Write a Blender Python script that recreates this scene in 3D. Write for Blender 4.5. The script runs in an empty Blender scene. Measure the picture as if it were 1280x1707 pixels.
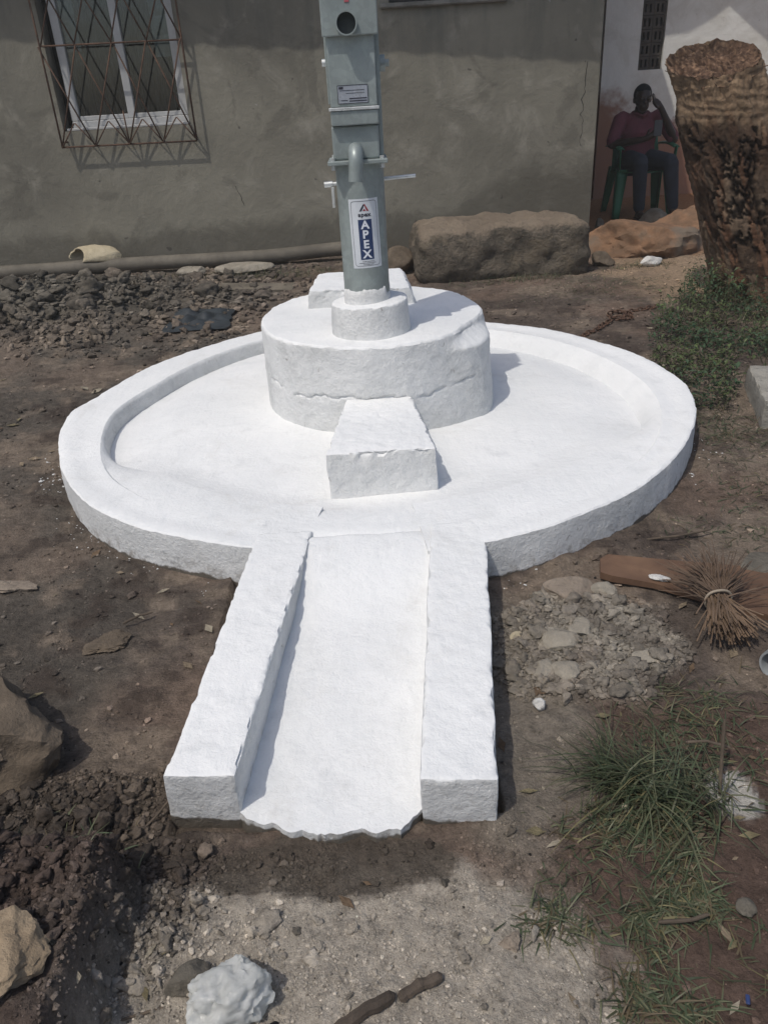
import bpy, bmesh, math, random
import numpy as np
from mathutils import Vector, Matrix, noise, Euler
random.seed(7); RNG = np.random.default_rng(11)
scene = bpy.context.scene
COL = scene.collection
R = math.radians

# ------------------------------------------------------------------ camera
cam_d = bpy.data.cameras.new('camera'); cam = bpy.data.objects.new('camera', cam_d); COL.objects.link(cam)
cam.location = (0, 0, 1.2)
cam.rotation_euler = (Matrix.Rotation(R(90 - 28.5), 4, 'X') @ Matrix.Rotation(R(-3.5), 4, 'Z')).to_euler()
cam_d.sensor_fit = 'VERTICAL'; cam_d.sensor_height = 24.0
cam_d.lens = 24.0 * 1280 / 1707
cam_d.clip_start = 0.02; cam_d.clip_end = 500
scene.camera = cam

# ------------------------------------------------------------------ light
SUN_AZ, SUN_EL = 45, 61          # degrees left of straight behind the camera, elevation
sd = Vector((math.sin(R(SUN_AZ)) * math.cos(R(SUN_EL)), math.cos(R(SUN_AZ)) * math.cos(R(SUN_EL)), -math.sin(R(SUN_EL))))
world = bpy.data.worlds.new('World'); scene.world = world; world.use_nodes = True
wn = world.node_tree.nodes; wl = world.node_tree.links
bg = wn['Background']; bg.inputs['Strength'].default_value = 0.13
sky = wn.new('ShaderNodeTexSky'); sky.sky_type = 'NISHITA'; sky.sun_disc = False
sky.sun_elevation = R(SUN_EL); sky.sun_rotation = R(180 + SUN_AZ)
sky.air_density = 1.0; sky.dust_density = 3.0; sky.ozone_density = 1.0
wl.new(sky.outputs[0], bg.inputs['Color'])
sun_d = bpy.data.lights.new('sun', 'SUN'); sun_d.energy = 2.4; sun_d.angle = R(0.6); sun_d.color = (1.0, 0.955, 0.885)
sun = bpy.data.objects.new('sun', sun_d); COL.objects.link(sun)
sun.rotation_euler = sd.to_track_quat('-Z', 'Y').to_euler(); sun.location = (-4, -4, 8)
scene.view_settings.view_transform = 'Standard'; scene.view_settings.look = 'None'
scene.view_settings.gamma = 1.0; scene.view_settings.exposure = -0.2
scene.view_settings.use_curve_mapping = False

DROP = math.tan(R(SUN_EL)) / math.cos(R(SUN_AZ)); SHIFT = math.tan(R(SUN_AZ))   # eave shadow on a wall, per metre of overhang

# ------------------------------------------------------------------ helpers
def nz(x, y, z=0.0, o=4):
    return noise.fractal(Vector((x, y, z)), 1.0, 2.0, o, noise_basis='PERLIN_ORIGINAL')
def ss(a, b, x):
    t = min(1, max(0, (x - a) / (b - a))); return t * t * (3 - 2 * t)
def lerp(a, b, t): return a + (b - a) * t

def link(name, me, mat=None, parent=None, smooth=False, loc=None, rot=None, **props):
    o = bpy.data.objects.new(name, me); COL.objects.link(o)
    if mat and me is not None: me.materials.append(mat)
    if parent: o.parent = parent
    if loc: o.location = loc
    if rot: o.rotation_euler = rot
    if smooth and me is not None: me.polygons.foreach_set('use_smooth', [True] * len(me.polygons))
    for k, v in props.items(): o[k] = v
    return o
def mesh(name, v, f, mat=None, parent=None, smooth=False, loc=None, rot=None, **props):
    me = bpy.data.meshes.new(name); me.from_pydata([tuple(p) for p in v], [], [tuple(q) for q in f]); me.update()
    return link(name, me, mat, parent, smooth, loc, rot, **props)
def frombm(name, bm, mat=None, parent=None, smooth=False, loc=None, rot=None, **props):
    me = bpy.data.meshes.new(name); bm.normal_update(); bm.to_mesh(me); bm.free()
    return link(name, me, mat, parent, smooth, loc, rot, **props)
def thing(name, label, cat, loc=(0, 0, 0), rot=None, group=None):
    o = link(name, None, loc=loc, rot=rot, label=label, category=cat)
    if group: o['group'] = group
    return o
def box(bm, x0, x1, y0, y1, z0, z1, bev=0.0, seg=1):
    vs = [bm.verts.new(p) for p in ((x0,y0,z0),(x1,y0,z0),(x1,y1,z0),(x0,y1,z0),(x0,y0,z1),(x1,y0,z1),(x1,y1,z1),(x0,y1,z1))]
    fs = [bm.faces.new([vs[i] for i in q]) for q in ((0,3,2,1),(4,5,6,7),(0,1,5,4),(1,2,6,5),(2,3,7,6),(3,0,4,7))]
    if bev > 0:
        es = list({e for f in fs for e in f.edges})
        bmesh.ops.bevel(bm, geom=es, offset=bev, segments=seg, affect='EDGES', profile=0.5)
def boxobj(name, b, mat, parent=None, bev=0.002, seg=1, **kw):
    bm = bmesh.new(); box(bm, *b, bev=bev, seg=seg); return frombm(name, bm, mat, parent, **kw)
def tube_data(pts, rad, n=10, cap=True, ell=None):
    """swept tube along a polyline; rad scalar or list; ell=(a,b) stretch"""
    pts = [Vector(p) for p in pts]; m = len(pts)
    if not hasattr(rad, '__len__'): rad = [rad] * m
    v = []; f = []
    up = None
    for i, p in enumerate(pts):
        t = (pts[min(i + 1, m - 1)] - pts[max(i - 1, 0)]).normalized()
        if up is None:
            up = Vector((0, 0, 1)) if abs(t.z) < 0.9 else Vector((0, 1, 0))
        a = t.cross(up)
        if a.length < 1e-5: a = t.orthogonal()
        a.normalize(); b = a.cross(t).normalized(); up = b
        ea, eb = ell if ell else (1, 1)
        for k in range(n):
            an = 2 * math.pi * k / n
            v.append(p + a * (math.cos(an) * rad[i] * ea) + b * (math.sin(an) * rad[i] * eb))
    for i in range(m - 1):
        for k in range(n):
            f.append((i * n + k, i * n + (k + 1) % n, (i + 1) * n + (k + 1) % n, (i + 1) * n + k))
    if cap:
        f.append(tuple(range(n - 1, -1, -1))); f.append(tuple(range((m - 1) * n, m * n)))
    return v, f
def add(vf, w):
    v, f = vf; o = len(v); v.extend(w[0]); f.extend([tuple(i + o for i in q) for q in w[1]])
def tube(name, pts, rad, mat, parent=None, n=10, cap=True, smooth=True, **kw):
    v, f = tube_data(pts, rad, n, cap); return mesh(name, v, f, mat, parent, smooth, **kw)
def autosmooth(o, ang=40):
    me = o.data
    me.polygons.foreach_set('use_smooth', [True] * len(me.polygons))
    try: me.set_sharp_from_angle(angle=R(ang))
    except Exception: pass
    return o
def bake(o):
    dg = bpy.context.evaluated_depsgraph_get(); dg.update()
    me = bpy.data.meshes.new_from_object(o.evaluated_get(dg)); o.modifiers.clear(); o.data = me
    return o
def colattr(me, cols, name='col'):
    a = me.color_attributes.new(name, 'FLOAT_COLOR', 'POINT')
    c = np.ones((len(me.vertices), 4), dtype=np.float32); c[:, :3] = cols; a.data.foreach_set('color', c.ravel())

# ------------------------------------------------------------------ materials
class NT:
    def __init__(s, name):
        s.m = bpy.data.materials.new(name); s.m.use_nodes = True
        s.t = s.m.node_tree; s.b = s.t.nodes['Principled BSDF']; s.tc = s.n('ShaderNodeTexCoord').outputs['Object']
    def n(s, ty, **kw):
        x = s.t.nodes.new(ty)
        for k, v in kw.items():
            if hasattr(x, k) and k not in x.inputs: setattr(x, k, v)
            else: s.set(x.inputs[k], v)
        return x
    def set(s, sock, v):
        if hasattr(v, 'is_linked'): s.t.links.new(v, sock)
        else: sock.default_value = v
    def noise(s, sc, det=5, rough=.55, dist=0, vec=None):
        return s.n('ShaderNodeTexNoise', Vector=vec or s.tc, Scale=sc, Detail=det, Roughness=rough, Distortion=dist).outputs[0]
    def vor(s, sc, feat='F1', vec=None, out='Distance'):
        x = s.n('ShaderNodeTexVoronoi', feature=feat, Scale=sc); s.set(x.inputs['Vector'], vec or s.tc); return x.outputs[out]
    def map(s, v, a, b, c=0., d=1., smooth=True):
        x = s.n('ShaderNodeMapRange'); x.interpolation_type = 'SMOOTHSTEP' if smooth else 'LINEAR'
        for i, k in enumerate((v, a, b, c, d)): s.set(x.inputs[i], k)
        return x.outputs[0]
    def math(s, op, a, b=0., clamp=False):
        x = s.n('ShaderNodeMath'); x.operation = op; x.use_clamp = clamp; s.set(x.inputs[0], a); s.set(x.inputs[1], b); return x.outputs[0]
    def mix(s, f, a, b, blend='MIX'):
        x = s.n('ShaderNodeMix'); x.data_type = 'RGBA'; x.blend_type = blend
        s.set(x.inputs[0], f)
        for i, c in ((6, a), (7, b)):
            if not hasattr(c, 'is_linked') and len(c) == 3: c = (*c, 1)
            s.set(x.inputs[i], c)
        return x.outputs[2]
    def sep(s, v=None):
        x = s.n('ShaderNodeSeparateXYZ'); s.set(x.inputs[0], v or s.tc); return x.outputs
    def mapv(s, sc=(1, 1, 1), loc=(0, 0, 0)):
        x = s.n('ShaderNodeMapping'); s.set(x.inputs[0], s.tc); x.inputs['Scale'].default_value = sc; x.inputs['Location'].default_value = loc; return x.outputs[0]
    def bump(s, h, st=.3, d=.01, nrm=None):
        x = s.n('ShaderNodeBump'); x.inputs['Strength'].default_value = st; x.inputs['Distance'].default_value = d
        s.set(x.inputs['Height'], h)
        if nrm: s.set(x.inputs['Normal'], nrm)
        return x.outputs[0]
    def done(s, col=None, rough=None, nrm=None, metal=None, spec=None):
        if col is not None: s.set(s.b.inputs['Base Color'], col if hasattr(col, 'is_linked') else (*col, 1))
        if rough is not None: s.set(s.b.inputs['Roughness'], rough)
        if nrm is not None: s.set(s.b.inputs['Normal'], nrm)
        if metal is not None: s.set(s.b.inputs['Metallic'], metal)
        if spec is not None: s.b.inputs['Specular IOR Level'].default_value = spec
        return s.m
def sca(c, k): return tuple(min(1, max(0, x * k)) for x in c)
def simple(name, c, rough=.8, var=.3, sc=8, bsc=60, bst=.3, bd=.004, c2=None, metal=0, spec=.4, det=6):
    t = NT(name)
    a = t.mix(t.map(t.noise(sc, det, .6), .3, .7), sca(c, 1 - var), sca(c2 or c, 1 + var * .6 if not c2 else 1))
    a = t.mix(t.map(t.noise(sc * 6, 4, .6), .45, .75, 0, .5), a, sca(c, 1 - var))
    return t.done(a, rough, t.bump(t.noise(bsc, 6, .65), bst, bd), metal, spec)
def attr_mat(name, rough=.95, bsc=120, bst=.5, bd=.004, var=.35, sc=40, spec=.2, trans=0):
    t = NT(name); a = t.n('ShaderNodeAttribute', attribute_name='col').outputs['Color']
    k = t.map(t.noise(sc, 6, .65), .25, .75, 1 - var, 1 + var, False)
    x = t.n('ShaderNodeVectorMath'); x.operation = 'SCALE'; t.set(x.inputs[0], a); t.set(x.inputs['Scale'], k)
    return t.done(x.outputs[0], rough, t.bump(t.noise(bsc, 6, .7), bst, bd), 0, spec)

def make_whitewash():
    t = NT('whitewash')
    n1 = t.noise(2.3, 6, .6); n2 = t.noise(9, 6, .65, .6); n3 = t.noise(70, 5, .7)
    col = t.mix(t.map(n1, .35, .7), (.745, .755, .75), (.815, .82, .81))
    col = t.mix(t.map(n2, .54, .72, 0, .55), col, (.66, .67, .665))            # thin coat
    br = t.noise(1.0, 5, .6, 0, t.mapv((60, 8, 60)))                            # brush strokes
    col = t.mix(t.map(br, .5, .8, 0, .35), col, (.64, .66, .66))
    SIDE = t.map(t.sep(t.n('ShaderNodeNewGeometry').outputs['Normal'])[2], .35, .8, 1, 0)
    worn_shade = t.math('MULTIPLY', t.map(t.noise(4.0, 7, .7, .2), .40, .68, .15, .75), t.map(t.noise(95, 5, .75), .30, .70, .55, 1.0))
    col = t.mix(t.math('MULTIPLY', SIDE, worn_shade), col, (.46, .47, .465))  # thin coat patches on upright faces, with side shade added in the colour
    pit = t.math('MULTIPLY', t.map(t.noise(48, 4, .6, .5), .63, .71, 0, .85), t.map(t.noise(7, 4, .6), .42, .62))                        # pinholes of bare cement
    z = t.sep()[2]
    nrmz = t.sep(t.n('ShaderNodeNewGeometry').outputs['Normal'])[2]
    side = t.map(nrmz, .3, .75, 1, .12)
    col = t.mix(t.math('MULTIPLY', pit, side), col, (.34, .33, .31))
    sm = t.math('MULTIPLY', t.map(t.noise(3.1, 7, .7, 1.0), .52, .72), t.map(t.noise(19, 6, .7), .35, .65)); col = t.mix(t.math('MULTIPLY', sm, .42), col, (.56, .545, .51))
    mud = t.math('MULTIPLY', t.map(z, .0, .075, 1, 0), t.map(t.noise(26, 6, .75), .46, .66)); col = t.mix(t.math('MULTIPLY', mud, t.math('MULTIPLY', side, .75)), col, (.22, .19, .155))
    th = t.math('ADD', t.map(t.noise(14, 4, .6), .3, .7, -.006, .012, False), .006)
    bare = t.map(t.math('SUBTRACT', z, th), -.003, .004, 1, 0)
    col = t.mix(bare, col, (.13, .115, .095))
    h = t.math('ADD', t.math('MULTIPLY', n3, .5), t.math('MULTIPLY', t.noise(22, 6, .7), 1.2))
    h = t.math('ADD', h, t.math('MULTIPLY', br, .25))
    h = t.math('ADD', h, t.math('MULTIPLY', SIDE, t.math('MULTIPLY', t.noise(55, 6, .75), 2.2)))
    return t.done(col, .88, t.bump(h, .6, .007), 0, .15)
def make_render_wall():
    t = NT('cement_render'); x, y, z = t.sep()
    n1 = t.noise(.9, 7, .6, .4); n2 = t.noise(3.2, 7, .65, .5); n3 = t.noise(17, 6, .7)
    c = t.mix(t.map(n1, .32, .68), (.165, .155, .126), (.245, .23, .185))
    c = t.mix(t.map(n2, .50, .72, 0, .75), c, (.32, .30, .25))
    c = t.mix(t.map(n3, .6, .8, 0, .3), c, (.12, .115, .098))
    st = t.noise(1.0, 5, .6, .2, t.mapv((7, 7, .7)))                           # rain streaks under the eave
    c = t.mix(t.math('MULTIPLY', t.map(st, .45, .7), t.map(z, .9, 2.0, 0, .55)), c, (.09, .095, .085))
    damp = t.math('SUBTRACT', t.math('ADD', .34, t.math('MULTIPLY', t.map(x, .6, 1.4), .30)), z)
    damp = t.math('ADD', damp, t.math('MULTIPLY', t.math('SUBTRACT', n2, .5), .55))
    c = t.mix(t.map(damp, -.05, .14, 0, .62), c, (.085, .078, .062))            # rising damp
    bl = t.map(t.noise(1.7, 6, .65, 1.2), .54, .62, 0, .45); c = t.mix(bl, c, (.12, .112, .092))
    sp = t.map(t.noise(11, 2, .5), .72, .76, 0, .7); c = t.mix(sp, c, (.06, .055, .05))
    fl = t.map(t.noise(6.5, 3, .6, 0, t.mapv((1, 1, 1), (3.7, 1.1, 8.3))), .70, .74, 0, .6); c = t.mix(fl, c, (.42, .41, .38))
    return t.done(c, .92, t.bump(t.math('ADD', n3, t.math('MULTIPLY', n2, 2.)), .45, .012), 0, .2)
def make_white_wall():
    t = NT('white_wall_paint'); x, y, z = t.sep()
    n = t.noise(3.5, 6, .65, .5)
    c = t.mix(t.map(n, .4, .7), (.76, .75, .70), (.64, .62, .56))
    zz = t.math('ADD', z, t.math('MULTIPLY', t.math('SUBTRACT', t.noise(2.2, 5, .6), .5), .9))
    zz = t.math('ADD', zz, t.map(x, 2.6, 3.6, -.18, .12, False))
    c = t.mix(t.map(zz, .78, .98, 1, 0), c, (.30, .165, .115))                    # red earth splashed up the foot
    c = t.mix(t.map(t.noise(24, 3, .6), .68, .74, 0, .6), c, (.25, .2, .16))
    return t.done(c, .9, t.bump(t.noise(12, 6, .7), .5, .02), 0, .2)
def make_soil():
    t = NT('soil'); a = t.n('ShaderNodeAttribute', attribute_name='col').outputs['Color']
    k = t.map(t.noise(30, 8, .7), .25, .75, .55, 1.45, False)
    k2 = t.map(t.noise(170, 5, .75), .25, .75, .65, 1.4, False)
    k = t.math('MULTIPLY', k, k2)
    x = t.n('ShaderNodeVectorMath'); x.operation = 'SCALE'; t.set(x.inputs[0], a); t.set(x.inputs['Scale'], k)
    c = x.outputs[0]
    pale = t.map(t.noise(62, 4, .6, .4), .66, .74, 0, .5); c = t.mix(pale, c, (.25, .225, .19))
    dk = t.map(t.noise(46, 4, .6, .6), .64, .76, 0, .5); c = t.mix(dk, c, (.03, .024, .019))
    h = t.math('ADD', t.noise(75, 8, .75), t.math('MULTIPLY', t.noise(20, 6, .7), 2.2))
    return t.done(c, .96, t.bump(h, .85, .012), 0, .15)
def make_bark():
    t = NT('bark'); a = t.n('ShaderNodeAttribute', attribute_name='col').outputs['Color']
    k = t.map(t.noise(1.0, 8, .68, .4, t.mapv((16, 16, 5))), .25, .75, .55, 1.45, False)
    x = t.n('ShaderNodeVectorMath'); x.operation = 'SCALE'; t.set(x.inputs[0], a); t.set(x.inputs['Scale'], k)
    return t.done(x.outputs[0], .92, t.bump(t.math('ADD', t.noise(55, 6, .7), t.noise(18, 5, .7)), .9, .02), 0, .2)
def make_galv(name, c, rough=.42, metal=.35):
    t = NT(name)
    v = t.vor(60, 'F1', None, 'Color')
    n = t.noise(5, 6, .6)
    col = t.mix(t.map(n, .35, .7), sca(c, .85), sca(c, 1.1))
    sp = t.map(t.sep(v)[0], .2, .9, .94, 1.05, False)
    x = t.n('ShaderNodeVectorMath'); x.operation = 'SCALE'; t.set(x.inputs[0], col); t.set(x.inputs['Scale'], sp)
    col = t.mix(t.map(t.noise(3, 5, .7, 0, t.mapv((8, 8, 1))), .58, .75, 0, .4), x.outputs[0], sca(c, .6))
    return t.done(col, t.map(t.noise(18, 4), .3, .7, rough - .08, rough + .14), t.bump(t.noise(30, 4), .06, .002), metal, .5)
def make_cover_glass():
    t = NT('window_glass')
    tr = t.n('ShaderNodeBsdfTransparent'); tr.inputs[0].default_value = (.75, .8, .8, 1)
    gl = t.n('ShaderNodeBsdfGlossy'); gl.inputs['Roughness'].default_value = .04
    gl.inputs['Normal'].default_value = (0, 0, 0)
    t.set(gl.inputs['Normal'], t.bump(t.noise(4, 3), .06, .02))
    mx = t.n('ShaderNodeMixShader'); mx.inputs[0].default_value = .07
    t.t.links.new(tr.outputs[0], mx.inputs[1]); t.t.links.new(gl.outputs[0], mx.inputs[2])
    t.t.links.new(mx.outputs[0], t.t.nodes['Material Output'].inputs[0]); return t.m
def leaf_mat(name, rough=.55):
    t = NT(name); a = t.n('ShaderNodeAttribute', attribute_name='col').outputs['Color']
    t.b.inputs['Subsurface Weight'].default_value = 0
    tl = t.n('ShaderNodeBsdfTranslucent'); t.set(tl.inputs[0], a)
    t.done(a, rough, None, 0, .35)
    mx = t.n('ShaderNodeMixShader'); mx.inputs[0].default_value = .25
    t.t.links.new(t.b.outputs[0], mx.inputs[1]); t.t.links.new(tl.outputs[0], mx.inputs[2])
    t.t.links.new(mx.outputs[0], t.t.nodes['Material Output'].inputs[0]); return t.m

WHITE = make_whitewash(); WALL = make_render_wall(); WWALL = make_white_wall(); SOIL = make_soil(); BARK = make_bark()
GALV = make_galv('galvanised_paint', (.285, .325, .315), .45, .25); GALVB = make_galv('galvanised_bright', (.62, .64, .63), .35, .5)
RUST = simple('rusty_iron', (.10, .055, .035), .85, .4, 20, 120, .4, .002)
GLASS = make_cover_glass(); LEAF = leaf_mat('leaf'); GRASSM = leaf_mat('grass_blade', .5)
CLOD = attr_mat('clods', .96, 70, .9, .012, .45, 30); 
FRAME = simple('window_frame_white', (.46, .46, .45), .4, .12, 6, 40, .1)
CURTAIN = simple('curtain_cloth', (.032, .026, .024), .9, .35, 5, 80, .3)
DARK = simple('dark_interior', (.012, .012, .012), .95, .2)
TIN = simple('roof_tin', (.16, .11, .08), .6, .4, 3, 40, .2, .002, None, .3)

# ------------------------------------------------------------------ ground
PC = (-0.012, 2.975)                                   # platform centre
def mound1(x, y):
    d = ((x + 2.25) / 1.25) ** 2 + ((y - 5.35) / 0.80) ** 2; return math.exp(-d * 1.1)
def mound2(x, y):                                       # heap of dug earth, front left
    ax = ss(-.44 + .03 * nz(y * 9, 3, 1, 3), -.50, x) ; ay = ss(.935, .86, y + .12 * (x + .6)); return ax * ay
def rubble_m(x, y):
    d = ((x - .47 - .12 * (y - 1.48)) / .24) ** 2 + ((y - 1.47) / .22) ** 2; return ss(1.25, .55, d + .5 * nz(x * 7, y * 7, 3, 3))
def clods_m(x, y):                                      # rough broken soil in front of the trough, left
    return ss(.30, .12, abs(y - .93) + .35 * max(0, x + .42)) * ss(-.30, -.42, x)
def height(x, y, fine=True):
    r = math.hypot(x - PC[0], y - PC[1])
    h = .022 * nz(x * 1.1, y * 1.1, 1, 3)
    far = min(1, 2.0 / max(y, .5)) if y > 2 else 1
    m1 = mound1(x, y) * ss(6.75, 6.3, y); m2 = mound2(x, y); rb = rubble_m(x, y); cm = clods_m(x, y)
    h += .15 * m1 + 0.145 * m2 * (1 + .25 * nz(x * 6, y * 6, 5, 3)) + .018 * rb + .02 * cm
    if fine:
        h += .007 * nz(x * 7, y * 7, 2, 4) + .0045 * nz(x * 26, y * 26, 4, 3)
        rough = 1.1 * m1 + 1.3 * cm + .8 * m2 + .9 * rb + .10 * ss(.1, .4, nz(x * 2.5, y * 2.5, 19, 2))
        if rough > .05:
            v = noise.voronoi(Vector((x * 24 + nz(x * 9, y * 9, 7, 2), y * 24, 0)))[0]
            h += rough * .016 * (.55 - v[0])
            v = noise.voronoi(Vector((x * 60, y * 60, 3)))[0]
            h += rough * .006 * (.5 - v[0])
        if m1 > .05:
            v = noise.voronoi(Vector((x * 6.5 + .5 * nz(x * 3, y * 3, 9, 2), y * 6.5, 1)))[0]
            h += m1 * .17 * (.5 - v[0]) + m1 * .05 * nz(x * 13, y * 13, 3, 4)
    # the platform stands on trodden soil
    h *= ss(1.10, 1.34, r) if r < 1.34 else 1
    if r < 1.15: h = -.03
    # trough footprint
    tx = max(-.44 - x, x - .19, 0); ty = max(.985 - y, 0)
    d = math.hypot(tx, ty) if y < 1.9 else 1
    if d < .14: h = h * ss(.0, .14, d) - (.02 if d == 0 else 0)
    if 1.16 < r < 1.36 and fine: h += .022 * max(0, .25 + 1.3 * nz(x * 5, y * 5, 33, 4)) * ss(1.36, 1.25, r)
    if 0 < d < .07 and fine: h += .016 * max(0, .2 + 1.3 * nz(x * 9, y * 9, 37, 4)) * ss(.07, .0, d)
    if y > 6.2: h *= ss(8.2, 6.6, y) * .8 + .2
    return h
SB = np.array((.115, .092, .076)); SS = np.array((.37, .328, .272)); SR = np.array((.10, .068, .053)); SP = np.array((.25, .225, .185))
SO = np.array((.26, .135, .07)); SL = np.array((.108, .093, .077)); ST = np.array((.16, .128, .098)); SD = np.array((.05, .04, .032)); SY = np.array((.30, .22, .15))
def soil_col(x, y):
    n = nz(x * 3, y * 3, 11, 4); n2 = nz(x * 11, y * 11, 13, 4)
    c = SB * (1 + .25 * n)
    c = c + (SL - c) * ss(-.3, -1.0, x + .4 * n)
    n3 = nz(x * 1.6 + 4, y * 1.6, 15, 4); c = c * (1 + .30 * n3) + np.array((.030, .014, .006)) * ss(-.1, .5, n3)
    c = c + (np.array((.060, .046, .038)) - c) * ss(.18, .42, nz(x * 4.5, y * 4.5, 23, 4)) * .7
    c = c + (ST * 1.3 - c) * ss(.0, .55, n + n2 * .6 + (.35 if (x > .4 and 1.6 < y < 3.2) else 0)) * .8
    c = c + (SR - c) * ss(.18, .34, x + .12 * n) * ss(1.35, 1.15, y + .1 * n)
    # pale sand poured in front of the trough
    d = ((x + .10) / .42) ** 2 + ((y - .70) / .20) ** 2
    c = c + (SS - c) * ss(1.3, .7, d + .45 * n + .35 * n2)
    # damp patch at the trough mouth
    d = ((x + .13) / .21) ** 2 + ((y - .905) / .075) ** 2
    c = c + (np.array((.088, .073, .058)) - c) * ss(1.2, .8, d + .5 * n2) * .9
    c = c + (SP - c) * rubble_m(x, y) * (.75 + .5 * n2)
    d = ((x - .62) / .06) ** 2 + ((y - 1.0) / .06) ** 2
    c = c + (np.array((.42, .40, .36)) - c) * ss(1.2, .5, d + .8 * n2)           # spilt mortar
    d = math.hypot(x - .26, (y - 1.3) * .35); c = c + (np.array((.21, .185, .15)) - c) * ss(.22, .08, d + .08 * n) * .8
    c = c + (SD - c) * clods_m(x, y) * .6
    c = c + (np.array((.085, .062, .052)) - c) * mound2(x, y) * .8
    c = c + (np.array((.12, .108, .088)) - c) * mound1(x, y)
    c = c + (SY - c) * ss(1.55, 1.95, x + .3 * n) * ss(4.6, 5.0, y + .3 * n) * ss(6.6, 5.7, y)
    c = c + (SO - c) * ss(1.5, 2.0, x + .2 * n) * ss(5.9, 6.6, y + .3 * n)
    return np.clip(c, .015, 1)
def build_ground():
    ys = [-40, -20, -8, -4, -2, -1, -.4, 0, .2, .3]
    y = .36
    while y < 9.0: ys.append(y); y *= 1.0066
    ys += [9.3, 10, 11, 13, 17, 24, 40, 70]
    us = list(np.linspace(-1, 1, 440)); ext = [1.05, 1.15, 1.4, 2, 3.2, 6, 14, 30]
    us = [-e for e in reversed(ext)] + us + ext
    v = []; c = []; prev = None
    for jy, y in enumerate(ys):
        newc = (jy % 2 == 0); row = []
        hw = .55 + .55 * max(.3, min(y, 9))
        dense = .33 < y < 9.1
        for iu, u in enumerate(us):
            x = u * hw + (.25 * ss(2, 7, y))
            fine = dense and abs(u) <= 1.001
            v.append((x, y, height(x, y, fine) if abs(x) < 12 and -2 < y < 12 else 0.0))
            row.append(row[-1] if iu % 2 else soil_col(x, y)) if newc else None
        if newc: prev = row
        c.extend(prev)
    nu = len(us); f = []
    for j in range(len(ys) - 1):
        for i in range(nu - 1):
            f.append((j * nu + i, j * nu + i + 1, (j + 1) * nu + i + 1, (j + 1) * nu + i))
    o = mesh('ground', v, f, SOIL, None, True, kind='structure')
    colattr(o.data, np.array(c))
build_ground()

# ------------------------------------------------------------------ whitewashed well platform
def plaster(co, a=.004, s=0):
    x, y, z = co
    return Vector((nz(x * 5, y * 5, z * 5 + s, 3) * a * .7 + nz(x * 31, y * 31, z * 31 + s, 3) * a * .45,
                   nz(x * 5 + 9, y * 5, z * 5 + s, 3) * a * .7 + nz(x * 31 + 9, y * 31, z * 31 + s, 3) * a * .45,
                   nz(x * 5, y * 5 + 9, z * 5 + s, 3) * a * .7 + nz(x * 31, y * 31 + 9, z * 31 + s, 3) * a * .45))
def ptab(tab, sm=True):
    tab = sorted(tab); A = [t[0] for t in tab]; B = [t[1] for t in tab]
    A = [A[-1] - 360] + A + [A[0] + 360]; B = [B[-1]] + B + [B[0]]
    if not sm: return lambda d: float(np.interp(((d + 180) % 360) - 180, A, B))
    g = np.arange(-180, 181, 2.0); T = np.interp(g, A, B); k = np.array([1, 2, 3, 2, 1]) / 9.0
    T2 = np.convolve(np.concatenate([T[-5:-1], T, T[1:5]]), k, 'same')[4:-4]
    return lambda d: float(np.interp(((d + 180) % 360) - 180, g, T2))
well = thing('well_platform', 'round whitewashed concrete well platform with stepped base and open drain trough', 'well platform', (0, 0, 0))
r_out = ptab([(178,1.25),(-162,1.216),(-150,1.219),(-137,1.228),(-129,1.224),(-118,1.207),(-107,1.205),(-90,1.215),(-76,1.231),(-69,1.23),(-60,1.218),(-51,1.219),(-39,1.215),(-28,1.214),(-16,1.23),(-4,1.246),(11,1.234),(27,1.205),(45,1.21),(58,1.19),(85,1.21),(117,1.255),(132,1.222),(148,1.209),(161,1.199),(170,1.212)], False)
r_in = ptab([(120,1.09),(140,1.03),(161,1.0),(180,1.05),(-163,1.06),(-141,1.06),(-110,1.05),(-70,1.06),(-40,1.09),(-20,1.09),(-7,1.073),(11,1.05),(33,1.04),(54,1.03),(85,1.05)])
FLOOR_E, FLOOR_C, RIM = .062, .082, .125
def edge_z(d):
    d = ((d + 180) % 360) - 180; return lerp(FLOOR_E, RIM - .003, ss(-162, -135, d) * ss(-12, -42, d))
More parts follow.
